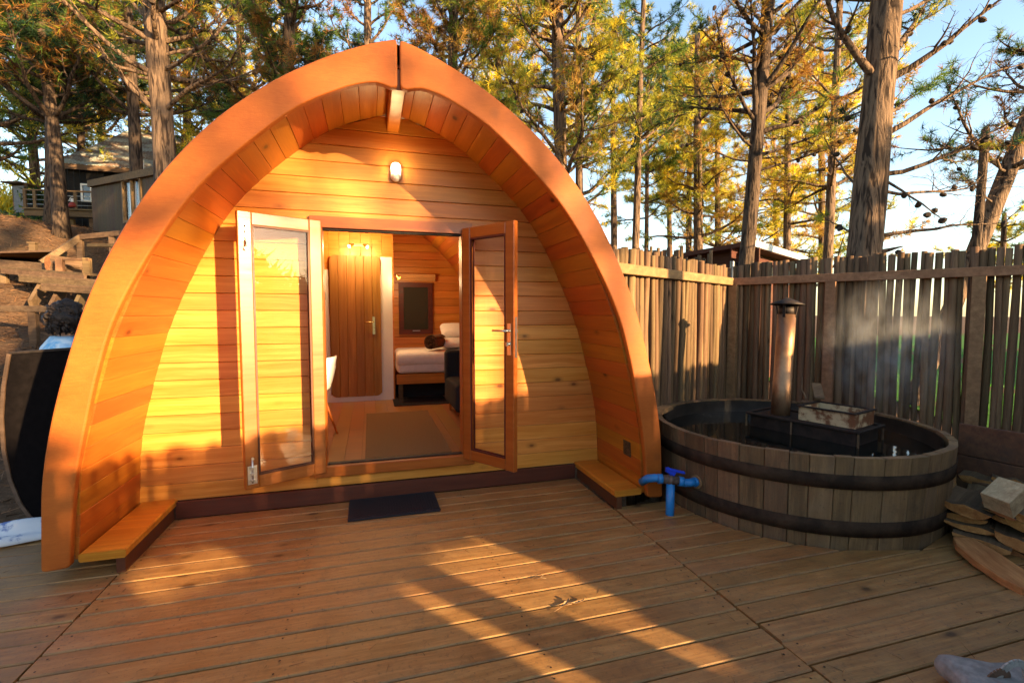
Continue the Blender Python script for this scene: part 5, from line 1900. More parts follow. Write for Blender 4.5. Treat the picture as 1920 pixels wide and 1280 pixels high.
# the dark house
house = thing('dark_house', at(200, 400, 16), 'black clad house with a corrugated grey roof up the slope at left', 'house')
hA, hB = at(115, 303, 16.0), at(330, 320, 17.2)
d_ = (hB - hA); d_.z = 0; d_.normalize()
nn = Vector((d_.y, -d_.x, 0)); nn = nn if nn.dot(-hA) > 0 else -nn
zb_ = 3.2
Lh = Vector((hB.x - hA.x, hB.y - hA.y, 0)).length
Mw = frame(Vector((hA.x, hA.y, 0)), d_, (0, 0, 1))
nb_ = 20
for i in range(nb_):
    # vertical boards; local x up the board
    xa = Lh * i / nb_; wb = Lh / nb_ - 0.012
    base = Vector((hA.x, hA.y, 0)) + d_ * (xa + wb / 2)
    zt = hA.z + (hB.z - hA.z) * i / nb_ - 0.05
    MB().bar((base.x, base.y, zb_), (base.x, base.y, zt), wb, 0.04, up=nn).build('wall_board', M_house, house)
ra, rb2 = at(100, 303, 15.75), at(340, 322, 17.0)
ru = Vector((FWD.x, FWD.y, 0)) * 3.4
rc, rd = ra + ru + Vector((0, 0, 2.3)), rb2 + ru + Vector((0, 0, 2.15))
m = MB()
NR = 70
for i in range(NR + 1):
    t = i / NR
    wv_ = 0.022 * (1 if i % 2 else -1)
    p, q = ra.lerp(rb2, t), rc.lerp(rd, t)
    m.v += [tuple(p + Vector((0, 0, wv_))), tuple(q + Vector((0, 0, wv_)))]
for i in range(NR):
    m.f.append((2 * i, 2 * i + 2, 2 * i + 3, 2 * i + 1)); m.s.append(False)
ro_ = m.build('roof', M_roof, house)
ro_.modifiers.new('t', 'SOLIDIFY').thickness = 0.03
MB().bar(ra - Vector((0, 0, 0.11)), rb2 - Vector((0, 0, 0.11)), 0.03, 0.17).build('eave_board', M_oldwood, house)
wa, wb = at(155, 346, 15.9), at(171, 378, 15.9)
wc = (wa + wb) / 2
Mw = frame(wc, d_, (0, 0, 1))
if (Mw.to_3x3() @ Vector((0, 0, 1))).dot(-wc) < 0: Mw = frame(wc, -d_, (0, 0, 1))
ww, wh = 0.15, 0.29
m = MB()
for q in ((-ww, -ww + 0.05, -wh, wh), (ww - 0.05, ww, -wh, wh), (-ww + 0.05, ww - 0.05, -wh, -wh + 0.05), (-ww + 0.05, ww - 0.05, wh - 0.05, wh)):
    m.box(q[0], q[1], q[2], q[3], -0.02, 0.05)
wf = m.build('window', M_white, house, Mw)
MB().box(-ww + 0.05, ww - 0.05, -wh + 0.05, wh - 0.05, 0.0, 0.01).build('pane', M_darkglass, wf, Mw)
MB().bar(at(266, 300, 15.3), at(266, 330, 15.3), 0.09, 0.09, up=(1, 0, 0)).build('downpipe', M_white, house)
# its deck
hd = thing('house_deck', at(110, 395, 14.6), 'raised timber deck with wire railing in front of the dark house', 'deck')
a, b = at(46, 391, 14.6), at(178, 395, 14.9)
for k in range(7):
    off = Vector((FWD.x, FWD.y, 0)) * (0.2 * k)
    MB().bar(a + off, b + off, 0.19, 0.04).build('deck_board', M_oldwood, hd)
MB().bar(a + Vector((0, 0, -0.12)), b + Vector((0, 0, -0.12)), 0.06, 0.18).build('edge_beam', M_oldwood, hd)
for px in (48, 66, 105, 142, 176):
    t = (px - 46) / 132
    p = a.lerp(b, max(0, t))
    MB().bar(p, p + Vector((0, 0, 0.55)), 0.07, 0.07, up=(1, 0, 0)).build('rail_post', M_oldwood, hd)
MB().bar(a + Vector((0, 0, 0.56)), b + Vector((0, 0, 0.56)), 0.08, 0.04).build('rail', M_oldwood, hd)
for z_ in (0.14, 0.28, 0.42):
    MB().tube([a + Vector((0, 0, z_)), b + Vector((0, 0, z_))], 0.008, 4).build('wire', M_zinc, hd)
for px in (88, 122, 163):
    t = (px - 46) / 132
    p = a.lerp(b, t) + Vector((0, 0.3, -0.22)); 
    MB().bar((p.x, p.y, ground_z(p.x, p.y) - 0.3), tuple(p), 0.14, 0.14, up=(1, 0, 0), c=0.006).build('support_post', M_oldwood, hd)
rl = thing('red_lantern', at(137, 388, 14.9), 'small red lantern standing on the far deck by its railing', 'lantern')
p = at(137, 389, 14.8)
m = MB(); m.lathe([(0.0001, 0.0), (0.10, 0.0), (0.11, 0.06), (0.09, 0.12), (0.05, 0.16)], c=tuple(p), seg=12); m.build('body', M_red, rl)
m = MB(); m.lathe([(0.05, 0.16), (0.055, 0.25), (0.03, 0.27)], c=tuple(p), seg=10)
for k in range(8):
    aa = math.pi * k / 7; bb = math.pi * (k + 1) / 7
    if k < 7: m.bar(p + Vector((0.09 * math.cos(aa), 0, 0.18 + 0.14 * math.sin(aa))), p + Vector((0.09 * math.cos(bb), 0, 0.18 + 0.14 * math.sin(bb))), 0.01, 0.01, up=(0, 1, 0))
m.build('glass_and_bail', M_white, rl)
gs = thing('grey_hut', at(38, 390, 17), 'small grey slatted hut behind the far deck at the left edge', 'hut')
a, b = at(28, 396, 17.4), at(50, 396, 17.2)
for k in range(9):
    MB().bar(a + Vector((0, 0, 0.105 * k)), b + Vector((0, 0, 0.105 * k)), 0.03, 0.10).build('slat', M_zinc if False else plain('grey_slat', (0.16, 0.16, 0.17), noise=0.3) if k == 0 else gs.children[0].data.materials[0], gs)
m = MB(); m.bar(a + Vector((-0.1, 0.2, 0.98)), b + Vector((0.1, 0.2, 0.98)), 0.8, 0.05); m.build('roof', M_oldwood, gs)
for pq in (a, b):
    MB().bar((pq.x, pq.y + 0.03, ground_z(pq.x, pq.y) - 0.2), (pq.x, pq.y + 0.03, pq.z + 0.95), 0.08, 0.08, up=(1, 0, 0)).build('post', M_oldwood, gs)

# brown cabin between
cab = thing('brown_cabin', at(210, 420, 11.5), 'brown board clad cabin with a curtained window left of the arch', 'cabin')
cA_, cB_ = at(172, 346, 13.2), at(330, 316, 10.6)
d_ = (cB_ - cA_); slope_ = d_.z; d_.z = 0; Lc = d_.length; d_.normalize()
nn = Vector((d_.y, -d_.x, 0)); nn = nn if nn.dot(-cA_) > 0 else -nn
wq0, wq1 = at(233, 345, 12.1), at(262, 410, 11.6)
s0 = (Vector((wq0.x, wq0.y, 0)) - Vector((cA_.x, cA_.y, 0))).dot(d_)
s1 = s0 + 1.05
nbd = 26
for i in range(nbd):
    sa = Lc * i / nbd; wd = Lc / nbd - 0.008
    base = Vector((cA_.x, cA_.y, 0)) + d_ * (sa + wd / 2)
    zt = cA_.z + slope_ * i / nbd - 0.1
    zb2 = ground_z(base.x, base.y) - 0.2
    if s0 < sa + wd and sa < s1:
        zt2 = wq1.z; 
        MB().bar((base.x, base.y, zb2), (base.x, base.y, zt2), wd, 0.035, up=nn).build('wall_board', M_cabin, cab)
        MB().bar((base.x, base.y, wq0.z + 0.06), (base.x, base.y, zt), wd, 0.035, up=nn).build('wall_board', M_cabin, cab)
    else:
        MB().bar((base.x, base.y, zb2), (base.x, base.y, zt), wd, 0.035, up=nn).build('wall_board', M_cabin, cab)
MB().bar(cA_ + nn * 0.05, cB_ + nn * 0.05, 0.10, 0.17).build('roof_edge', M_oldwood, cab)
rr_ = -nn * 2.5
m = MB(); m.add([cA_ + Vector((0, 0, 0.08)), cB_ + Vector((0, 0, 0.08)), cB_ + rr_, cA_ + rr_], [(0, 1, 2, 3)])
m.build('roof', M_oldwood, cab).modifiers.new('t', 'SOLIDIFY').thickness = 0.06
org = Vector((cA_.x, cA_.y, 0)) + d_ * ((s0 + s1) / 2)
zc0, zc1 = wq1.z, wq0.z + 0.06
Mw = frame(org + nn * 0.0 + Vector((0, 0, (zc0 + zc1) / 2)), d_, (0, 0, 1))
if (Mw.to_3x3() @ Vector((0, 0, 1))).dot(nn) < 0: Mw = frame(org + Vector((0, 0, (zc0 + zc1) / 2)), -d_, (0, 0, 1))
hw, hh = (s1 - s0) / 2 + 0.02, (zc1 - zc0) / 2 + 0.02
m = MB()
for q in ((-hw, -hw + 0.06, -hh, hh), (hw - 0.06, hw, -hh, hh), (-0.03, 0.03, -hh + 0.06, hh - 0.06), (-hw + 0.06, hw - 0.06, -hh, -hh + 0.06), (-hw + 0.06, hw - 0.06, hh - 0.06, hh)):
    m.box(q[0], q[1], q[2], q[3], -0.02, 0.05)
wf = m.build('window', M_rail, cab, Mw)
MB().box(-hw + 0.06, hw - 0.06, -hh + 0.06, hh - 0.06, -0.01, 0.0).build('pane', M_glass, wf, Mw)
m = MB()
for sx in (-1, 1):
    for k in range(8):
        x0 = sx * (0.06 + 0.055 * k)
        m.box(min(x0, x0 + sx * 0.05), max(x0, x0 + sx * 0.05), -hh + 0.02, hh - 0.02, -0.09 - 0.015 * (k % 2), -0.085 - 0.015 * (k % 2))
m.build('curtain', M_linen, wf, Mw)
MB().box(-hw, hw, -hh, hh, -0.35, -0.34).build('dark_room', M_black, wf, Mw)
# boundary boards behind the house, and a path
m = MB()
pp = [at(-80, 398, 15.8), at(60, 404, 15.5), at(92, 412, 15.3)]
for i in range(3):
    q = pp[i]
    for s_ in (0, 1):
        w_ = Vector((FWD.x, FWD.y, 0)) * (1.1 * s_)
        m.v.append((q.x + w_.x, q.y + w_.y, ground_z(q.x + w_.x, q.y + w_.y) + 0.03))
m.f += [(0, 2, 3, 1), (2, 4, 5, 3)]; m.s += [True, True]
tag(m.build('path', M_path), 'pale gravel path running below the hut', kind='structure')
# ------------------------------------------------------------------ pines
PAL = {
    'green': np.array([0.12, 0.19, 0.030]),
    'teal': np.array([0.028, 0.075, 0.038]),
    'yellow': np.array([0.72, 0.56, 0.040]),
    'olive': np.array([0.40, 0.37, 0.040]),
    'dead': np.array([0.30, 0.135, 0.030]),
    'gold': np.array([0.44, 0.25, 0.05]),
    'dark': np.array([0.022, 0.048, 0.018]),
}


def seen(p, mx=420, my=320):
    v = p - Vector((0, 0, EYE))
    f = v.dot(FWD)
    if f < 0.5: return False
    x = 960 + 907 * v.dot(RGT) / f
    y = 640 - 907 * v.dot(UPV) / f
    return -mx < x < 1920 + mx and -my < y < 1280


class Pine:
    def __init__(self, seed):
        self.r = random.Random(seed)
        self.wood, self.cones = MB(), MB()
        self.P, self.D, self.S, self.C = [], [], [], []
        self.ncone = 0

    def tuft(self, p, d, size, c):
        self.P.append(tuple(p)); self.D.append(tuple(d)); self.S.append(size); self.C.append(c)

    def cone(self, p, s=0.045):
        r = self.r
        ax = Vector((r.uniform(-1, 1), r.uniform(-1, 1), r.uniform(-1, 0.3))).normalized()
        M = frame(p, ax.orthogonal(), ax.cross(ax.orthogonal()))
        self.cones.lathe([(0.0001, -s), (s * 0.62, -s * 0.55), (s * 0.75, 0), (s * 0.5, s * 0.7), (0.0001, s * 1.15)], seg=6, M=M, smooth=False)

    def grow(self, p, d, L, rad, level, o, tint=None):
        """a bough or twig from p along d"""
        r = self.r
        vis = seen(Vector(p))
        if not vis and level >= 1 and r.random() > o.get('unseen', 0.22): return
        n = 7 if level == 0 else (5 if level == 1 else 4)
        pts, q, dd = [Vector(p)], Vector(p), Vector(d).normalized()
        curl = o.get('curl', 0.12) * (1 + 0.6 * level)
        bend = o.get('bend', 0.10) if level == 0 else o.get('bend2', 0.06)
        for i in range(n):
            dd = (dd + Vector((r.gauss(0, curl), r.gauss(0, curl), r.gauss(0, curl) + bend))).normalized()
            q = q + dd * (L / n)
            pts.append(q.copy())
        rads = [max(rad * (1 - 0.85 * (i / n)), 0.0022 * o.get('thin', 1)) for i in range(n + 1)]
        sides = 7 if rad > 0.03 else (5 if rad > 0.012 else 3)
        self.wood.tube(pts, rads, sides, cap=False)
        if tint is None: tint = r.choice(o['tints'])
        if r.random() < 0.25: tint = r.choice(o['tints'])
        if level < o.get('levels', 2):
            k = o['kids'][level]
            k = int(k * (0.7 + 0.6 * r.random()))
            for j in range(k):
                t = o.get('start', 0.25) + (1 - o.get('start', 0.25)) * (j + r.random()) / max(k, 1) if level == 0 else 0.15 + 0.85 * (j + r.random()) / max(k, 1)
                t = min(t, 0.985)
                i = min(int(t * n), n - 1)
                b = pts[i].lerp(pts[i + 1], t * n - i)
                ax = (pts[i + 1] - pts[i]).normalized()
                side = ax.cross(Vector((0, 0, 1)))
                side = side.normalized() if side.length > 0.1 else ax.orthogonal()
                sg = -1 if (j % 2) else 1
                cd = ax * r.uniform(0.5, 0.9) + side * sg * r.uniform(0.5, 1.0) + Vector((0, 0, r.uniform(-0.35, 0.45)))
                self.grow(b, cd, L * r.uniform(*o.get('ratio', (0.25, 0.45))) * (1.15 - 0.6 * t), rads[i] * 0.5, level + 1, o, tint)
                if o.get('cone', 0) and r.random() < o['cone'] and level == 0:
                    self.cone(b + Vector((r.gauss(0, .03), r.gauss(0, .03), r.gauss(0, .03))), o.get('cone_size', 0.05))
        if o.get('leaf', 1) and level >= o.get('leaf_level', 1) and r.random() < o.get('leafiness', 1.0):
            step = o.get('step', 0.085)
            m = max(1, int(L / step))
            for j in range(m + 1):
                t = o.get('tuft_from', 0.25) + (1 - o.get('tuft_from', 0.25)) * (j + 0.5 * r.random()) / (m + 0.5)
                i = min(int(t * n), n - 1)
                b = pts[i].lerp(pts[i + 1], min(max(t * n - i, 0), 1))
                ax = (pts[i + 1] - pts[i]).normalized()
                dv = (ax + Vector((r.gauss(0, .5), r.gauss(0, .5), r.gauss(0, .5)))).normalized()
                c = tint if r.random() < 0.8 else r.choice(o['tints'])
                self.tuft(b, dv, o.get('needle', 0.16) * r.uniform(0.75, 1.2), c)

    def crown_mesh(self, name, parent, k, width, spread=0.75):
        if not self.P: return None
        g = np.random.default_rng(len(self.P) + 7)
        P = np.repeat(np.array(self.P, np.float32), k, 0)
        D = np.repeat(np.array(self.D, np.float32), k, 0)
        S = np.repeat(np.array(self.S, np.float32), k, 0)
        C = np.repeat(np.array([PAL[c] for c in self.C], np.float32) * g.uniform(0.7, 1.35, (len(self.C), 1)), k, 0)
        D = D + g.normal(size=D.shape).astype(np.float32) * spread
        D /= np.linalg.norm(D, axis=1, keepdims=True) + 1e-9
        C = C * g.uniform(0.85, 1.15, (len(C), 1))
        return blades_mesh(name, P, D, S * g.uniform(0.7, 1.1, len(S)), S * width, C, M_needle, parent)


def trunk_tube(mb, pts, r0, r1, rnd, sides=14, knobs=True):
    """a trunk along pts, slightly uneven"""
    P = catmull([tuple(p) for p in pts], 5)
    n = len(P)
    rads = [r0 + (r1 - r0) * (i / (n - 1)) ** 0.9 for i in range(n)]
    rads[0] *= 1.15
    ph = rnd.uniform(0, 6)
    mb.tube([Vector(p) for p in P], rads, sides, jag=lambda i, k: 1 + 0.05 * math.sin(k * 1.9 + ph + i * 0.5) + 0.035 * math.sin(i * 1.7 + k))
    return [Vector(p) for p in P], rads


TOTAL = [0]


def pine(name, label, pts, r0, r1, seed, o, boughs=(), zmin=2.5, whorl=0.55, per=(3, 5), Lmax=2.4, k=10, width=0.035, bark=None, group='pines around the pod', cull=True, elev=(0.05, 0.5)):
    T = Pine(seed)
    r = T.r
    root = thing(name, pts[0], label, 'tree', group)
    P, rads = trunk_tube(T.wood, pts, r0, r1, r)
    trunk_only = len(T.wood.v)
    top = P[-1].z
    tm = MB(); trunk_tube(tm, pts, r0, r1, random.Random(seed))
    tm.build('trunk', bark or M_bark, root)
    T.wood = MB()
    # bark stubs
    zs = [p.z for p in P]
    def on(z):
        i = max(0, min(len(P) - 2, next((q for q in range(len(P) - 1) if zs[q + 1] >= z), len(P) - 2)))
        t = (z - zs[i]) / max(1e-6, zs[i + 1] - zs[i])
        return P[i].lerp(P[i + 1], t), rads[i] + (rads[i + 1] - rads[i]) * t
    z = zmin
    while z < top - 0.1:
        c, rr = on(z)
        az0 = r.uniform(0, 6.28)
        m = r.randint(*per)
        f = (z - zmin) / max(0.1, top - zmin)
        L = Lmax * (1.0 - 0.55 * f) * r.uniform(0.75, 1.15)
        for j in range(m):
            az = az0 + 6.283 * j / m + r.uniform(-0.4, 0.4)
            e = r.uniform(*elev)
            d = Vector((math.cos(az) * math.cos(e), math.sin(az) * math.cos(e), math.sin(e)))
            if cull and (Vector((0, 0, EYE)) - c).normalized().dot(d) > 0.45 and r.random() < o.get('clear', 0.50): continue
            if cull and not (seen(c + d * L * 0.7) or seen(c + d * L * 0.2)) and r.random() > 0.3: continue
            T.grow(c + d * rr * 0.5, d, L * r.uniform(0.7, 1.15), min(rr * 0.42, 0.016 + 0.016 * L), 0, o)
        z += whorl * r.uniform(0.7, 1.3)
    for b in boughs:
        oo = dict(o); oo.update(b[3] if len(b) > 3 else {})
        a_ = Vector(b[0])
        c_, rr_b = on(max(zs[0], min(zs[-1], a_.z)))
        h_ = a_ - c_
        h_.z = 0
        if h_.length > rr_b * 0.6: a_ = Vector((c_.x, c_.y, a_.z)) + h_.normalized() * rr_b * 0.6
        d_ = Vector(b[1]) - a_
        T.grow(a_, d_, d_.length, b[2], 0, oo)
    bo = T.wood.build('bough', bark or M_bark, root) if T.wood.v else None
    if bo: bo['kind'] = 'stuff'
    T.crown_mesh('crown', root, k, width)
    if T.cones.v:
        co = T.cones.build('cone', M_cone, root); co['kind'] = 'stuff'
    TOTAL[0] += len(T.P) * k + len(T.wood.f) * 2
    return root


def gpt(px, t):
    p = at(px, 586, t)
    return Vector((p.x, p.y, ground_z(p.x, p.y) - 0.15))


def up_to(px, py, t, top_px, top_py, z_top):
    """trunk through two seen points, continued down to the ground and up to z_top"""
    a, b = at(px, py, t), at(top_px, top_py, t)
    d = (b - a) / (b.z - a.z)
    zg = ground_z(a.x, a.y) - 0.15
    g = a + d * (zg - a.z); h = a + d * (z_top - a.z)
    return [g, g.lerp(h, .35) + Vector((0.03, 0, 0)), g.lerp(h, .7) - Vector((0.02, 0.02, 0)), h]


NEAR = dict(tints=['green', 'teal', 'olive'], kids=(9, 5), levels=2, needle=0.17, step=0.10, leafiness=0.85, cone=0.25, start=0.3)
# --- left foreground trunk with its long bare boughs
pine('pine_tree', 'stout sunlit pine trunk with bare golden boughs left of the arch',
     up_to(306, 310, 8.0, 291, 0, 9.5), 0.185, 0.14, 11,
     dict(NEAR, tints=['green', 'olive', 'dead', 'teal'], leafiness=0.65, curl=0.16, Lk=1), zmin=5.4, whorl=0.5, Lmax=2.2, k=9, width=0.034,
     boughs=[
         (at(285, 205, 7.9), at(120, 70, 7.2), 0.045, dict(leafiness=0.35, kids=(8, 4))),
         (at(322, 205, 7.9), at(520, 140, 7.6), 0.040, dict(leaf=0, kids=(12, 5), tints=['dead'], curl=0.2)),
         (at(320, 130, 7.9), at(530, 70, 7.4), 0.036, dict(leaf=0, kids=(14, 6), tints=['gold'], curl=0.24)),
         (at(316, 20, 7.9), at(500, 0, 7.3), 0.034, dict(leaf=0, kids=(16, 6), tints=['gold'], curl=0.26)),
         (at(286, 205, 7.9), at(185, 20, 7.9), 0.030, dict(leafiness=0.3, kids=(8, 4))),
         (at(280, 140, 7.9), at(60, 120, 7.0), 0.034, dict(leafiness=0.8, kids=(9, 5), tints=['dark', 'teal', 'dead'])),
         (at(330, 100, 7.9), at(430, 10, 8.3), 0.030, dict(leaf=0, kids=(12, 6), curl=0.25)),
     ])
LEFTF = dict(clear=0.25, tints=['green', 'teal', 'dark', 'olive', 'dead'], kids=(9, 5), levels=2, needle=0.22, step=0.14, leafiness=0.9, start=0.2, cone=0.1)
pine('pine_tree', 'slim pine whose trunk crosses the grey house roof', up_to(254, 330, 12.5, 246, 150, 12), 0.17, 0.09, 12, LEFTF, zmin=6.6, Lmax=2.6, k=9, width=0.040, bark=M_bark_dark)
pine('pine_tree', 'dark pine trunk standing before the far house deck', up_to(116, 440, 12.0, 98, 250, 11), 0.165, 0.09, 13, dict(LEFTF, tints=['dark', 'teal', 'green', 'dead']), zmin=6.3, Lmax=2.6, k=9, width=0.040, bark=M_bark_dark, whorl=0.42)
pine('pine_tree', 'second dark pine just behind the trunk at the house deck', up_to(94, 400, 13.5, 92, 200, 12), 0.14, 0.08, 14, dict(LEFTF, tints=['dark', 'green', 'olive']), zmin=6.8, Lmax=2.6, k=9, width=0.04, bark=M_bark_dark)
pine('pine_tree', 'pale far pine trunk lit by sun near the left edge', up_to(64, 330, 21, 55, 200, 15), 0.20, 0.1, 15, dict(LEFTF, tints=['yellow', 'olive', 'green'], needle=0.26, step=0.18), zmin=7.0, Lmax=3.4, k=8, width=0.045)
pine('pine_tree', 'leafy pine behind the house ridge', up_to(190, 230, 22, 190, 60, 16), 0.2, 0.1, 16, dict(LEFTF, tints=['yellow', 'olive', 'green', 'dead'], needle=0.26, step=0.18), zmin=7.6, Lmax=3.8, k=8, width=0.045, whorl=0.7)
pine('pine_tree', 'leafy pine behind the stout trunk', up_to(350, 230, 19, 352, 60, 15), 0.2, 0.1, 17, dict(LEFTF, tints=['yellow', 'green', 'olive'], needle=0.26, step=0.18), zmin=5.6, Lmax=3.6, k=8, width=0.045, whorl=0.65)
pine('pine_tree', 'bushy pine at the far left edge of the wood', up_to(-30, 300, 15, -40, 100, 13), 0.2, 0.1, 18, dict(LEFTF, tints=['dark', 'teal', 'green', 'yellow'], needle=0.22, step=0.15), zmin=6.2, Lmax=3.4, k=9, width=0.045, whorl=0.55)
pine('pine_tree', 'thin pine in the dense wood above the far hut', up_to(150, 230, 17.5, 150, 60, 14), 0.14, 0.08, 19, dict(LEFTF, tints=['dead', 'dark', 'green'], needle=0.26, step=0.17), zmin=8.2, Lmax=3.0, k=8, width=0.045, whorl=0.6, bark=M_bark_dark)

# --- behind the arch
MIDF = dict(tints=['green', 'olive', 'dead', 'teal'], kids=(9, 5), levels=2, needle=0.2, step=0.12, leafiness=0.8, start=0.2, cone=0.3, curl=0.15)
pine('pine_tree', 'dark pine trunk behind the left shoulder of the arch', up_to(540, 130, 11.0, 548, 0, 10.5), 0.19, 0.11, 21, dict(MIDF, tints=['dead', 'dark', 'green', 'green']), zmin=4.6, Lmax=2.4, k=9, width=0.038, bark=M_bark_dark, whorl=0.42)
pine('pine_tree', 'pine trunk rising just right of the arch apex', up_to(850, 130, 12.5, 852, 0, 11.5), 0.17, 0.10, 22, dict(MIDF, tints=['dead', 'gold', 'olive', 'green'], leafiness=0.75), zmin=5.0, Lmax=2.4, k=9, width=0.038, whorl=0.42)
pine('pine_tree', 'straight pine trunk above the right shoulder of the arch', up_to(1050, 300, 10.5, 1046, 0, 10.5), 0.16, 0.12, 23, dict(MIDF, tints=['olive', 'yellow', 'green', 'gold'], leafiness=0.7), zmin=3.6, Lmax=2.5, k=9, width=0.036, whorl=0.42, elev=(-0.1, 0.5))
pine('pine_tree', 'dense pine behind the arch between two trunks', up_to(690, 100, 17, 690, 0, 14), 0.2, 0.1, 24, dict(MIDF, tints=['teal', 'dark', 'dead', 'green'], needle=0.22, step=0.15), zmin=7.2, Lmax=3.2, k=8, width=0.045, whorl=0.65)
pine('pine_tree', 'golden crowned pine behind the trunk right of the apex', up_to(935, 200, 18, 935, 0, 14), 0.2, 0.1, 25, dict(MIDF, tints=['yellow', 'gold', 'olive'], needle=0.3, step=0.2), zmin=5.0, Lmax=3.4, k=8, width=0.045, whorl=0.6)
pine('pine_tree', 'slim leafy pine behind the left shoulder of the arch', up_to(455, 150, 16, 450, 0, 13), 0.17, 0.1, 26, dict(MIDF, tints=['olive', 'yellow', 'dead', 'green'], needle=0.22, step=0.15), zmin=5.4, Lmax=3.0, k=8, width=0.045, whorl=0.6)

# --- right side, nearest first
pine('pine_tree', 'broad grey-brown pine trunk with long bare limbs behind the stake fence',
     up_to(1616, 488, 6.8, 1662, 0, 8.2), 0.215, 0.185, 31,
     dict(NEAR, tints=['teal', 'green', 'olive'], leafiness=0.75), zmin=5.9, Lmax=2.0, k=9, width=0.032, whorl=0.5,
     boughs=[
         (at(1630, 142, 6.7), at(1478, -20, 6.4), 0.062, dict(leafiness=0.35, kids=(7, 4), bend=0.02, curl=0.05)),
         (at(1690, 100, 6.7), at(1775, -10, 6.9), 0.055, dict(leafiness=0.5, kids=(6, 5), bend=0.0, curl=0.05)),
         (at(1690, 145, 6.7), at(1935, 52, 6.2), 0.052, dict(leaf=0, kids=(12, 6), curl=0.10, bend=0.03, ratio=(0.2, 0.42))),
         (at(1680, 250, 6.7), at(1935, 150, 6.5), 0.040, dict(leaf=0, kids=(12, 6), curl=0.13, bend=0.02)),
         (at(1672, 325, 6.7), at(1935, 275, 6.3), 0.036, dict(leaf=0, kids=(12, 6), curl=0.10, bend=0.01)),
         (at(1668, 356, 6.7), at(1935, 318, 7.2), 0.026, dict(leaf=0, kids=(14, 6), curl=0.12, bend=0.01)),
         (at(1650, 442, 6.7), at(1935, 410, 6.4), 0.030, dict(leaf=0, kids=(10, 5), curl=0.10, bend=0.01)),
         (at(1648, 474, 6.7), at(1694, 464, 6.6), 0.045, dict(leaf=0, kids=(1, 1), curl=0.03, bend=0.0)),
         (at(1668, 330, 6.6), at(1800, 408, 6.4), 0.022, dict(leaf=0, kids=(7, 4), bend=-0.02, cone=0.9, cone_size=0.055)),
         (at(1640, 200, 6.9), at(1560, 240, 7.2), 0.024, dict(leafiness=0.6, kids=(7, 5))),
         (at(1612, 350, 6.9), at(1490, 300, 7.6), 0.020, dict(leafiness=0.3, kids=(7, 5))),
         (at(1604, 440, 6.9), at(1520, 400, 7.4), 0.016, dict(leafiness=0.15, kids=(7, 5), bend=-0.02)),
         (at(1690, 215, 6.9), at(1790, 215, 7.6), 0.030, dict(leafiness=0.9, kids=(8, 5), tints=['teal', 'green'])),
         (at(1690, 40, 6.9), at(1850, -20, 7.4), 0.03, dict(leafiness=0.9, kids=(8, 5), tints=['teal', 'green'])),
     ])
pine('pine_tree', 'dark leaning pine with forked limbs before the red-brown shed',
     up_to(1397, 490, 9.2, 1436, 60, 9.0), 0.155, 0.10, 32,
     dict(NEAR, tints=['olive', 'dead', 'green', 'gold'], leafiness=0.5, cone=0.5, needle=0.18), zmin=4.9, Lmax=2.4, k=9, width=0.034, whorl=0.5, bark=M_bark_dark,
     boughs=[
         (at(1412, 215, 9.1), at(1372, -10, 8.8), 0.060, dict(leafiness=0.45, kids=(9, 5), bend=0.03, curl=0.06)),
         (at(1402, 225, 9.1), at(1283, 60, 9.0), 0.040, dict(leafiness=0.25, kids=(10, 5), curl=0.10)),
         (at(1428, 170, 9.1), at(1545, 100, 9.4), 0.036, dict(leafiness=0.4, kids=(9, 5))),
         (at(1400, 275, 9.1), at(1275, 190, 9.0), 0.030, dict(leafiness=0.3, kids=(10, 5))),
         (at(1424, 290, 9.1), at(1610, 245, 9.5), 0.032, dict(leafiness=0.45, kids=(11, 5), bend=0.03)),
         (at(1422, 320, 9.1), at(1620, 262, 9.0), 0.026, dict(leafiness=0.3, kids=(11, 5), bend=0.02)),
         (at(1396, 300, 9.1), at(1270, 295, 9.2), 0.024, dict(leafiness=0.3, kids=(10, 5), bend=0.02)),
         (at(1424, 230, 9.2), at(1560, 170, 10), 0.030, dict(leafiness=0.6, kids=(10, 5), tints=['dead', 'gold', 'olive'])),
     ])
pine('pine_tree', 'slanting pine trunk beyond the fence at the right edge', up_to(1815, 500, 9.2, 1925, 230, 8.5), 0.155, 0.12, 33,
     dict(NEAR, tints=['teal', 'green', 'dead'], leafiness=0.6), zmin=4.2, Lmax=2.2, k=9, width=0.034, whorl=0.55,
     boughs=[(at(1880, 320, 9.1), at(1750, 300, 8.6), 0.03, dict(leafiness=0.9, kids=(9, 5), tints=['teal', 'olive', 'dead'], bend=0.02)),
             (at(1860, 380, 9.1), at(1760, 330, 8.9), 0.02, dict(leafiness=0.9, kids=(8, 5), tints=['teal', 'olive', 'gold']))])
pole = thing('timber_pole', gpt(1836, 8.4), 'slender upright pole with a flat top by the slanting trunk', 'pole')
a, b = at(1826, 500, 8.4), at(1848, 242, 8.4)
MB().tube([a - Vector((0, 0, 2.6)), a, a.lerp(b, .5) + Vector((0.02, 0, 0)), b], [0.075, 0.07, 0.065, 0.06], 10).build('shaft', M_bark_dark, pole)
FAR = dict(tints=['yellow', 'olive', 'yellow', 'green'], kids=(8, 4), levels=2, needle=0.36, step=0.26, leafiness=0.9, start=0.15, curl=0.14, bend=0.06)
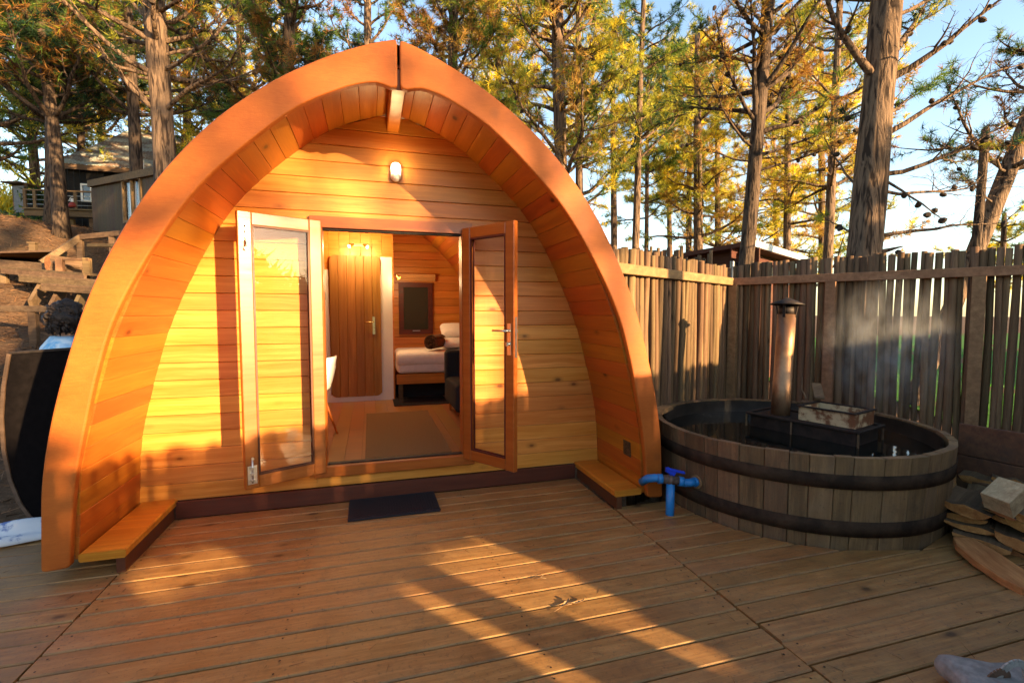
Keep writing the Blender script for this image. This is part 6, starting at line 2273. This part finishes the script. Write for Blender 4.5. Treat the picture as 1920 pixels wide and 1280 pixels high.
far_list = [
    (1308, 470, 1308, 330, 20, 13, 0.22, 41, 3.7, 3.0, ['yellow', 'olive', 'gold'], 'far sunlit pine with a pale straight trunk left of the shed'),
    (1290, 470, 1292, 330, 24, 15, 0.17, 42, 6.6, 3.0, ['yellow', 'olive'], 'thin far pine crowding the pale straight trunk'),
    (1211, 470, 1213, 330, 21, 12, 0.12, 43, 5.6, 2.4, ['green', 'olive', 'yellow'], 'thin far pine alone in the sky gap beside the arch'),
    (1150, 470, 1150, 330, 19, 13, 0.15, 44, 7.2, 2.6, ['teal', 'green', 'yellow'], 'green far pine leaning over the arch shoulder'),
    (1474, 470, 1476, 330, 17, 11.5, 0.15, 45, 2.9, 2.8, ['yellow', 'gold', 'olive'], 'far yellow-green pine above the shed roof'),
    (1455, 470, 1452, 330, 26, 14, 0.15, 46, 3.6, 3.2, ['yellow', 'gold'], 'distant pine between shed roof and leaning trunk'),
    (1540, 470, 1540, 330, 19, 12, 0.16, 47, 2.9, 2.9, ['yellow', 'olive', 'gold', 'green'], 'far bright pine at the right of the shed roof'),
    (1345, 470, 1345, 330, 23, 14, 0.17, 48, 4.6, 3.2, ['yellow', 'olive', 'green'], 'distant bright pine behind the leaning trunk'),
    (1255, 470, 1253, 330, 27, 16, 0.17, 49, 7.4, 3.6, ['green', 'olive', 'yellow'], 'tall distant pine rising behind the sky gap'),
    (1880, 480, 1886, 330, 17, 5.0, 0.13, 50, 2.4, 1.9, ['yellow', 'olive', 'green'], 'low far pine glowing yellow over the fence at right'),
    (1085, 470, 1085, 330, 15, 12.5, 0.15, 51, 6.0, 2.4, ['yellow', 'olive', 'green'], 'leafy pine close behind the arch right shoulder'),
    (1560, 300, 1570, 100, 15, 12, 0.16, 52, 5.4, 2.8, ['gold', 'yellow', 'olive'], 'golden pine behind the broad right hand trunk'),
    (1190, 470, 1195, 330, 16, 12.5, 0.14, 53, 6.6, 2.6, ['teal', 'green', 'olive'], 'blue-green pine high above the fence corner'),
]
for (px, py, qx, qy, t, H, r0, sd, zm, Lm, tints, lab) in far_list:
    sc_ = t / 20
    pine('pine_tree', lab, up_to(px, py, t, qx, qy, H), r0, r0 * 0.5, sd, dict(FAR, tints=tints, needle=0.25 * sc_ ** 0.7, step=0.19 * sc_ ** 0.7), zmin=zm, Lmax=Lm, k=11, width=0.040, whorl=0.75, per=(3, 5), elev=(-0.15, 0.45), group='sunlit pines in the distance')

# --- pines on the sun's side, behind the viewer: they dapple the pod with shade
H2 = Vector((math.sin(SUN_AZ), -math.cos(SUN_AZ), 0))
Q2 = Vector((math.cos(SUN_AZ), math.sin(SUN_AZ), 0))
SHADE = dict(tints=['green', 'olive', 'teal', 'dead'], kids=(8, 5), levels=2, needle=0.2, step=0.13, leafiness=0.8, start=0.2, unseen=1.0)
shade_list = [
    # distance towards the sun, offset across it, height, first bough, reach
    (13.0, 0.15, 5.4, 2.7, 0.8, 61),
    (18.0, 2.80, 9.4, 6.0, 2.3, 62),
    (9.5, 8.5, 6.5, 2.4, 1.0, 63),
    (21.0, 0.30, 10.2, 6.9, 1.9, 64),
    (24.0, 3.3, 10, 7.6, 1.3, 65),
]
for (dist, off, H, zm, Lm, sd) in shade_list:
    base = H2 * dist + Q2 * off
    base.z = -0.4
    pine('pine_tree', 'pine on the sunny side of the yard, ' + {61: 'the low bushy one', 62: 'the slim one with a high crown', 63: 'the broad one at the far right', 64: 'the tall one with the highest crown', 65: 'the farthest slender one'}[sd], [base, base + Vector((0.05, 0, H * 0.35)), base + Vector((-0.05, 0.05, H * 0.7)), base + Vector((0, 0, H))], 0.17, 0.05, sd, SHADE, zmin=zm, Lmax=Lm, k=9, width=0.035, whorl=0.7, per=(3, 4), cull=False, group='pines behind the viewer')

CANOPY = dict(tints=['green', 'olive', 'dark', 'dead'], kids=(8, 4), levels=2, needle=0.38, step=0.30, leafiness=0.8, start=0.15, unseen=1.0)  # unseen crowns added overhead to cut the sky light on the yard
for (x, y_, H, zm, Lm, sd, lab) in ((6.8, -1.6, 11, 5.6, 3.4, 91, 'unseen spreading pine added beyond the right fence to block sky light'), (3.9, -5.2, 12, 6.4, 3.2, 92, 'unseen spreading pine added behind the stake fence to block sky light'),
        (7.7, 0.9, 10.5, 5.3, 2.3, 93, 'unseen pine added close beyond the right fence, its crown shading the tub')):
    base = Vector((x, y_, -0.4))
    pine('pine_tree', lab, [base, base + Vector((0.05, 0, H * 0.35)), base + Vector((-0.05, 0.05, H * 0.7)), base + Vector((0, 0, H))], 0.21, 0.07, sd, CANOPY, zmin=zm, Lmax=Lm, k=8, width=0.05, whorl=0.6, per=(4, 6), cull=False, group='pines behind the viewer')
# unseen belt of foliage added to dim low sky glow in the door glass
bn = 18000
az_ = rng.uniform(R(-5), R(200), bn)          # measured from the right, clockwise round the back
rad_ = rng.uniform(28, 38, bn)
hmax = 4.6 + 0.9 * np.sin(az_ * 9) + 0.7 * np.sin(az_ * 23 + 1) + 0.5 * np.sin(az_ * 47)
bp_ = np.stack([rad_ * np.cos(az_), -rad_ * np.sin(az_), -0.5 + hmax * rng.uniform(0, 1, bn) ** 0.8], 1)
bd_ = rng.normal(size=(bn, 3)) + np.array([0, 0, 0.5]); bd_ /= np.linalg.norm(bd_, axis=1, keepdims=True)
bt_ = np.array([PAL[('dark', 'green', 'olive', 'teal')[i]] for i in rng.integers(0, 4, bn)]) * rng.uniform(0.6, 1.3, (bn, 1))
tag(blades_mesh('glow_block_foliage', bp_, bd_, rng.uniform(0.8, 1.6, bn), rng.uniform(0.10, 0.20, bn), bt_, M_leafy), 'unseen low belt of foliage added to block sky glow behind the viewer', 'wood', kind='stuff')
dk = 700
dp = np.stack([rng.uniform(-3.5, 4.5, dk), rng.uniform(1.0, 3.9, dk), np.full(dk, 0.003)], 1)
dd_ = rng.normal(size=(dk, 3)); dd_[:, 2] = np.abs(dd_[:, 2]) * 0.05; dd_ /= np.linalg.norm(dd_, axis=1, keepdims=True)
tag(blades_mesh('needle_litter', dp, dd_, rng.uniform(0.03, 0.09, dk), rng.uniform(0.0008, 0.0018, dk), np.array([0.16, 0.08, 0.035]) * rng.uniform(0.3, 1.6, (dk, 1)), M_leafy), 'fallen pine needles scattered over the deck boards', 'litter', kind='stuff')

# undergrowth on the left slope: a spiky yellow-green bush and dark ground cover
def bush(name, label, c, size, n, L, w, tints, seed, upness=0.8, cat='shrub'):
    g = np.random.default_rng(seed)
    P = g.normal(size=(n, 3)) * np.array(size) * 0.5
    P[:, 2] = np.abs(P[:, 2])
    P += np.array(c)
    D = g.normal(size=(n, 3)) * 0.6 + np.array([0, 0, upness]); D /= np.linalg.norm(D, axis=1, keepdims=True)
    C = np.array([PAL[tints[i % len(tints)]] for i in g.integers(0, 9, n)]) * g.uniform(0.7, 1.4, (n, 1))
    o = blades_mesh(name, P, D, L * g.uniform(0.6, 1.3, n), w * g.uniform(0.6, 1.2, n), C, M_leafy)
    return tag(o, label, cat)


p = at(8, 392, 19); bush('spiky_shrub', 'spiky yellow-green shrub at the far left edge by the hut', (p.x, p.y, ground_z(p.x, p.y)), (1.5, 1.5, 1.6), 5000, 0.75, 0.03, ['yellow', 'yellow', 'olive'], 71)
for i, px in enumerate((10, 48, 84)):
    p = at(px, 405, 16.3)
    bush('broadleaf_shrub', ('dark leafy ground shrub at the left edge below the hut', 'dark leafy ground shrub in the middle below the far deck', 'dark leafy ground shrub nearest the far deck post')[i], (p.x, p.y, ground_z(p.x, p.y)), (0.9, 0.9, 0.5), 1800, 0.22, 0.07, ['green', 'teal', 'dark'], 80 + i, 0.4)
for i, (px, py) in enumerate(((60, 372), (72, 376))):
    p = at(px, py, 14.9)
    pt = thing('potted_plant', (p.x, p.y, p.z - 0.2), ('dark potted plant at the left of the far deck', 'second dark potted plant beside it on the far deck')[i], 'potted plant')
    m = MB(); z0 = at(px, 392, 14.9).z
    m.lathe([(0.0001, 0), (0.10, 0), (0.14, 0.2), (0.12, 0.2), (0.0001, 0.17)], c=(p.x, p.y, z0), seg=12); m.build('pot', M_black, pt)
    g = np.random.default_rng(90 + i); n_ = 260
    P_ = g.normal(size=(n_, 3)) * 0.11 + np.array([p.x, p.y, z0 + 0.36]); D_ = g.normal(size=(n_, 3)); D_ /= np.linalg.norm(D_, axis=1, keepdims=True)
    blades_mesh('foliage', P_, D_, g.uniform(.1, .2, n_), g.uniform(.02, .035, n_), np.tile(PAL['dark'], (n_, 1)), M_leafy, pt)

# loose needles and twigs on the slope
lk = 22000
lx = rng.uniform(-12, -1.9, lk); ly = rng.uniform(3.6, 17, lk)
lp = np.stack([lx, ly, np.array([ground_z(a, b) for a, b in zip(lx, ly)]) + 0.01], 1)
ld = rng.normal(size=(lk, 3)); ld[:, 2] = np.abs(ld[:, 2]) * 0.25; ld /= np.linalg.norm(ld, axis=1, keepdims=True)
lt = np.array([0.17, 0.085, 0.04]) * rng.uniform(0.25, 1.9, (lk, 1))
tag(blades_mesh('needle_litter', lp, ld, rng.uniform(0.07, 0.20, lk), rng.uniform(0.003, 0.009, lk), lt, M_leafy), 'loose brown pine needles strewn over the slope', 'litter', kind='stuff')

# ------------------------------------------------------------------ steam over the tub
sk = bpy.data.materials.new('steam')
sk.use_nodes = True
st = sk.node_tree
st.nodes.remove(st.nodes['Principled BSDF'])
pv = st.nodes.new('ShaderNodeVolumePrincipled')
pv.inputs['Color'].default_value = (0.95, 0.93, 0.90, 1)
tc = st.nodes.new('ShaderNodeTexCoord')
mp = st.nodes.new('ShaderNodeMapping'); mp.inputs['Scale'].default_value = (2.6, 2.6, 1.5)
nz = st.nodes.new('ShaderNodeTexNoise'); nz.inputs['Scale'].default_value = 1.6; nz.inputs['Detail'].default_value = 4; nz.inputs['Distortion'].default_value = 0.8
ln = st.nodes.new('ShaderNodeVectorMath'); ln.operation = 'LENGTH'
fall = st.nodes.new('ShaderNodeMapRange'); fall.inputs[1].default_value = 1.0; fall.inputs[2].default_value = 0.2; fall.inputs[3].default_value = 0.0; fall.inputs[4].default_value = 1.0
sub = st.nodes.new('ShaderNodeMapRange'); sub.inputs[1].default_value = 0.46; sub.inputs[2].default_value = 0.75; sub.inputs[3].default_value = 0.0; sub.inputs[4].default_value = 2.0
mu = st.nodes.new('ShaderNodeMath'); mu.operation = 'MULTIPLY'
L_ = st.links.new
L_(tc.outputs['Object'], mp.inputs[0]); L_(mp.outputs[0], nz.inputs['Vector']); L_(tc.outputs['Object'], ln.inputs[0])
L_(ln.outputs['Value'], fall.inputs[0]); L_(nz.outputs[0], sub.inputs[0])
L_(fall.outputs[0], mu.inputs[0]); L_(sub.outputs[0], mu.inputs[1]); L_(mu.outputs[0], pv.inputs['Density'])
L_(pv.outputs[0], st.nodes['Material Output'].inputs['Volume'])
m = MB(); m.lathe([(0.0001, -1), (0.5, -0.87), (0.87, -0.5), (1, 0), (0.87, 0.5), (0.5, 0.87), (0.0001, 1)], seg=20)
Ms_ = Matrix.Translation((4.12, 2.98, 1.22)) @ Matrix.Diagonal((0.52, 0.52, 0.62, 1))
so2 = m.build('steam', sk, None, Ms_)
tag(so2, 'thin steam drifting up from the hot tub before the fence', 'steam', kind='stuff')
print('TREE TRIS', TOTAL[0])
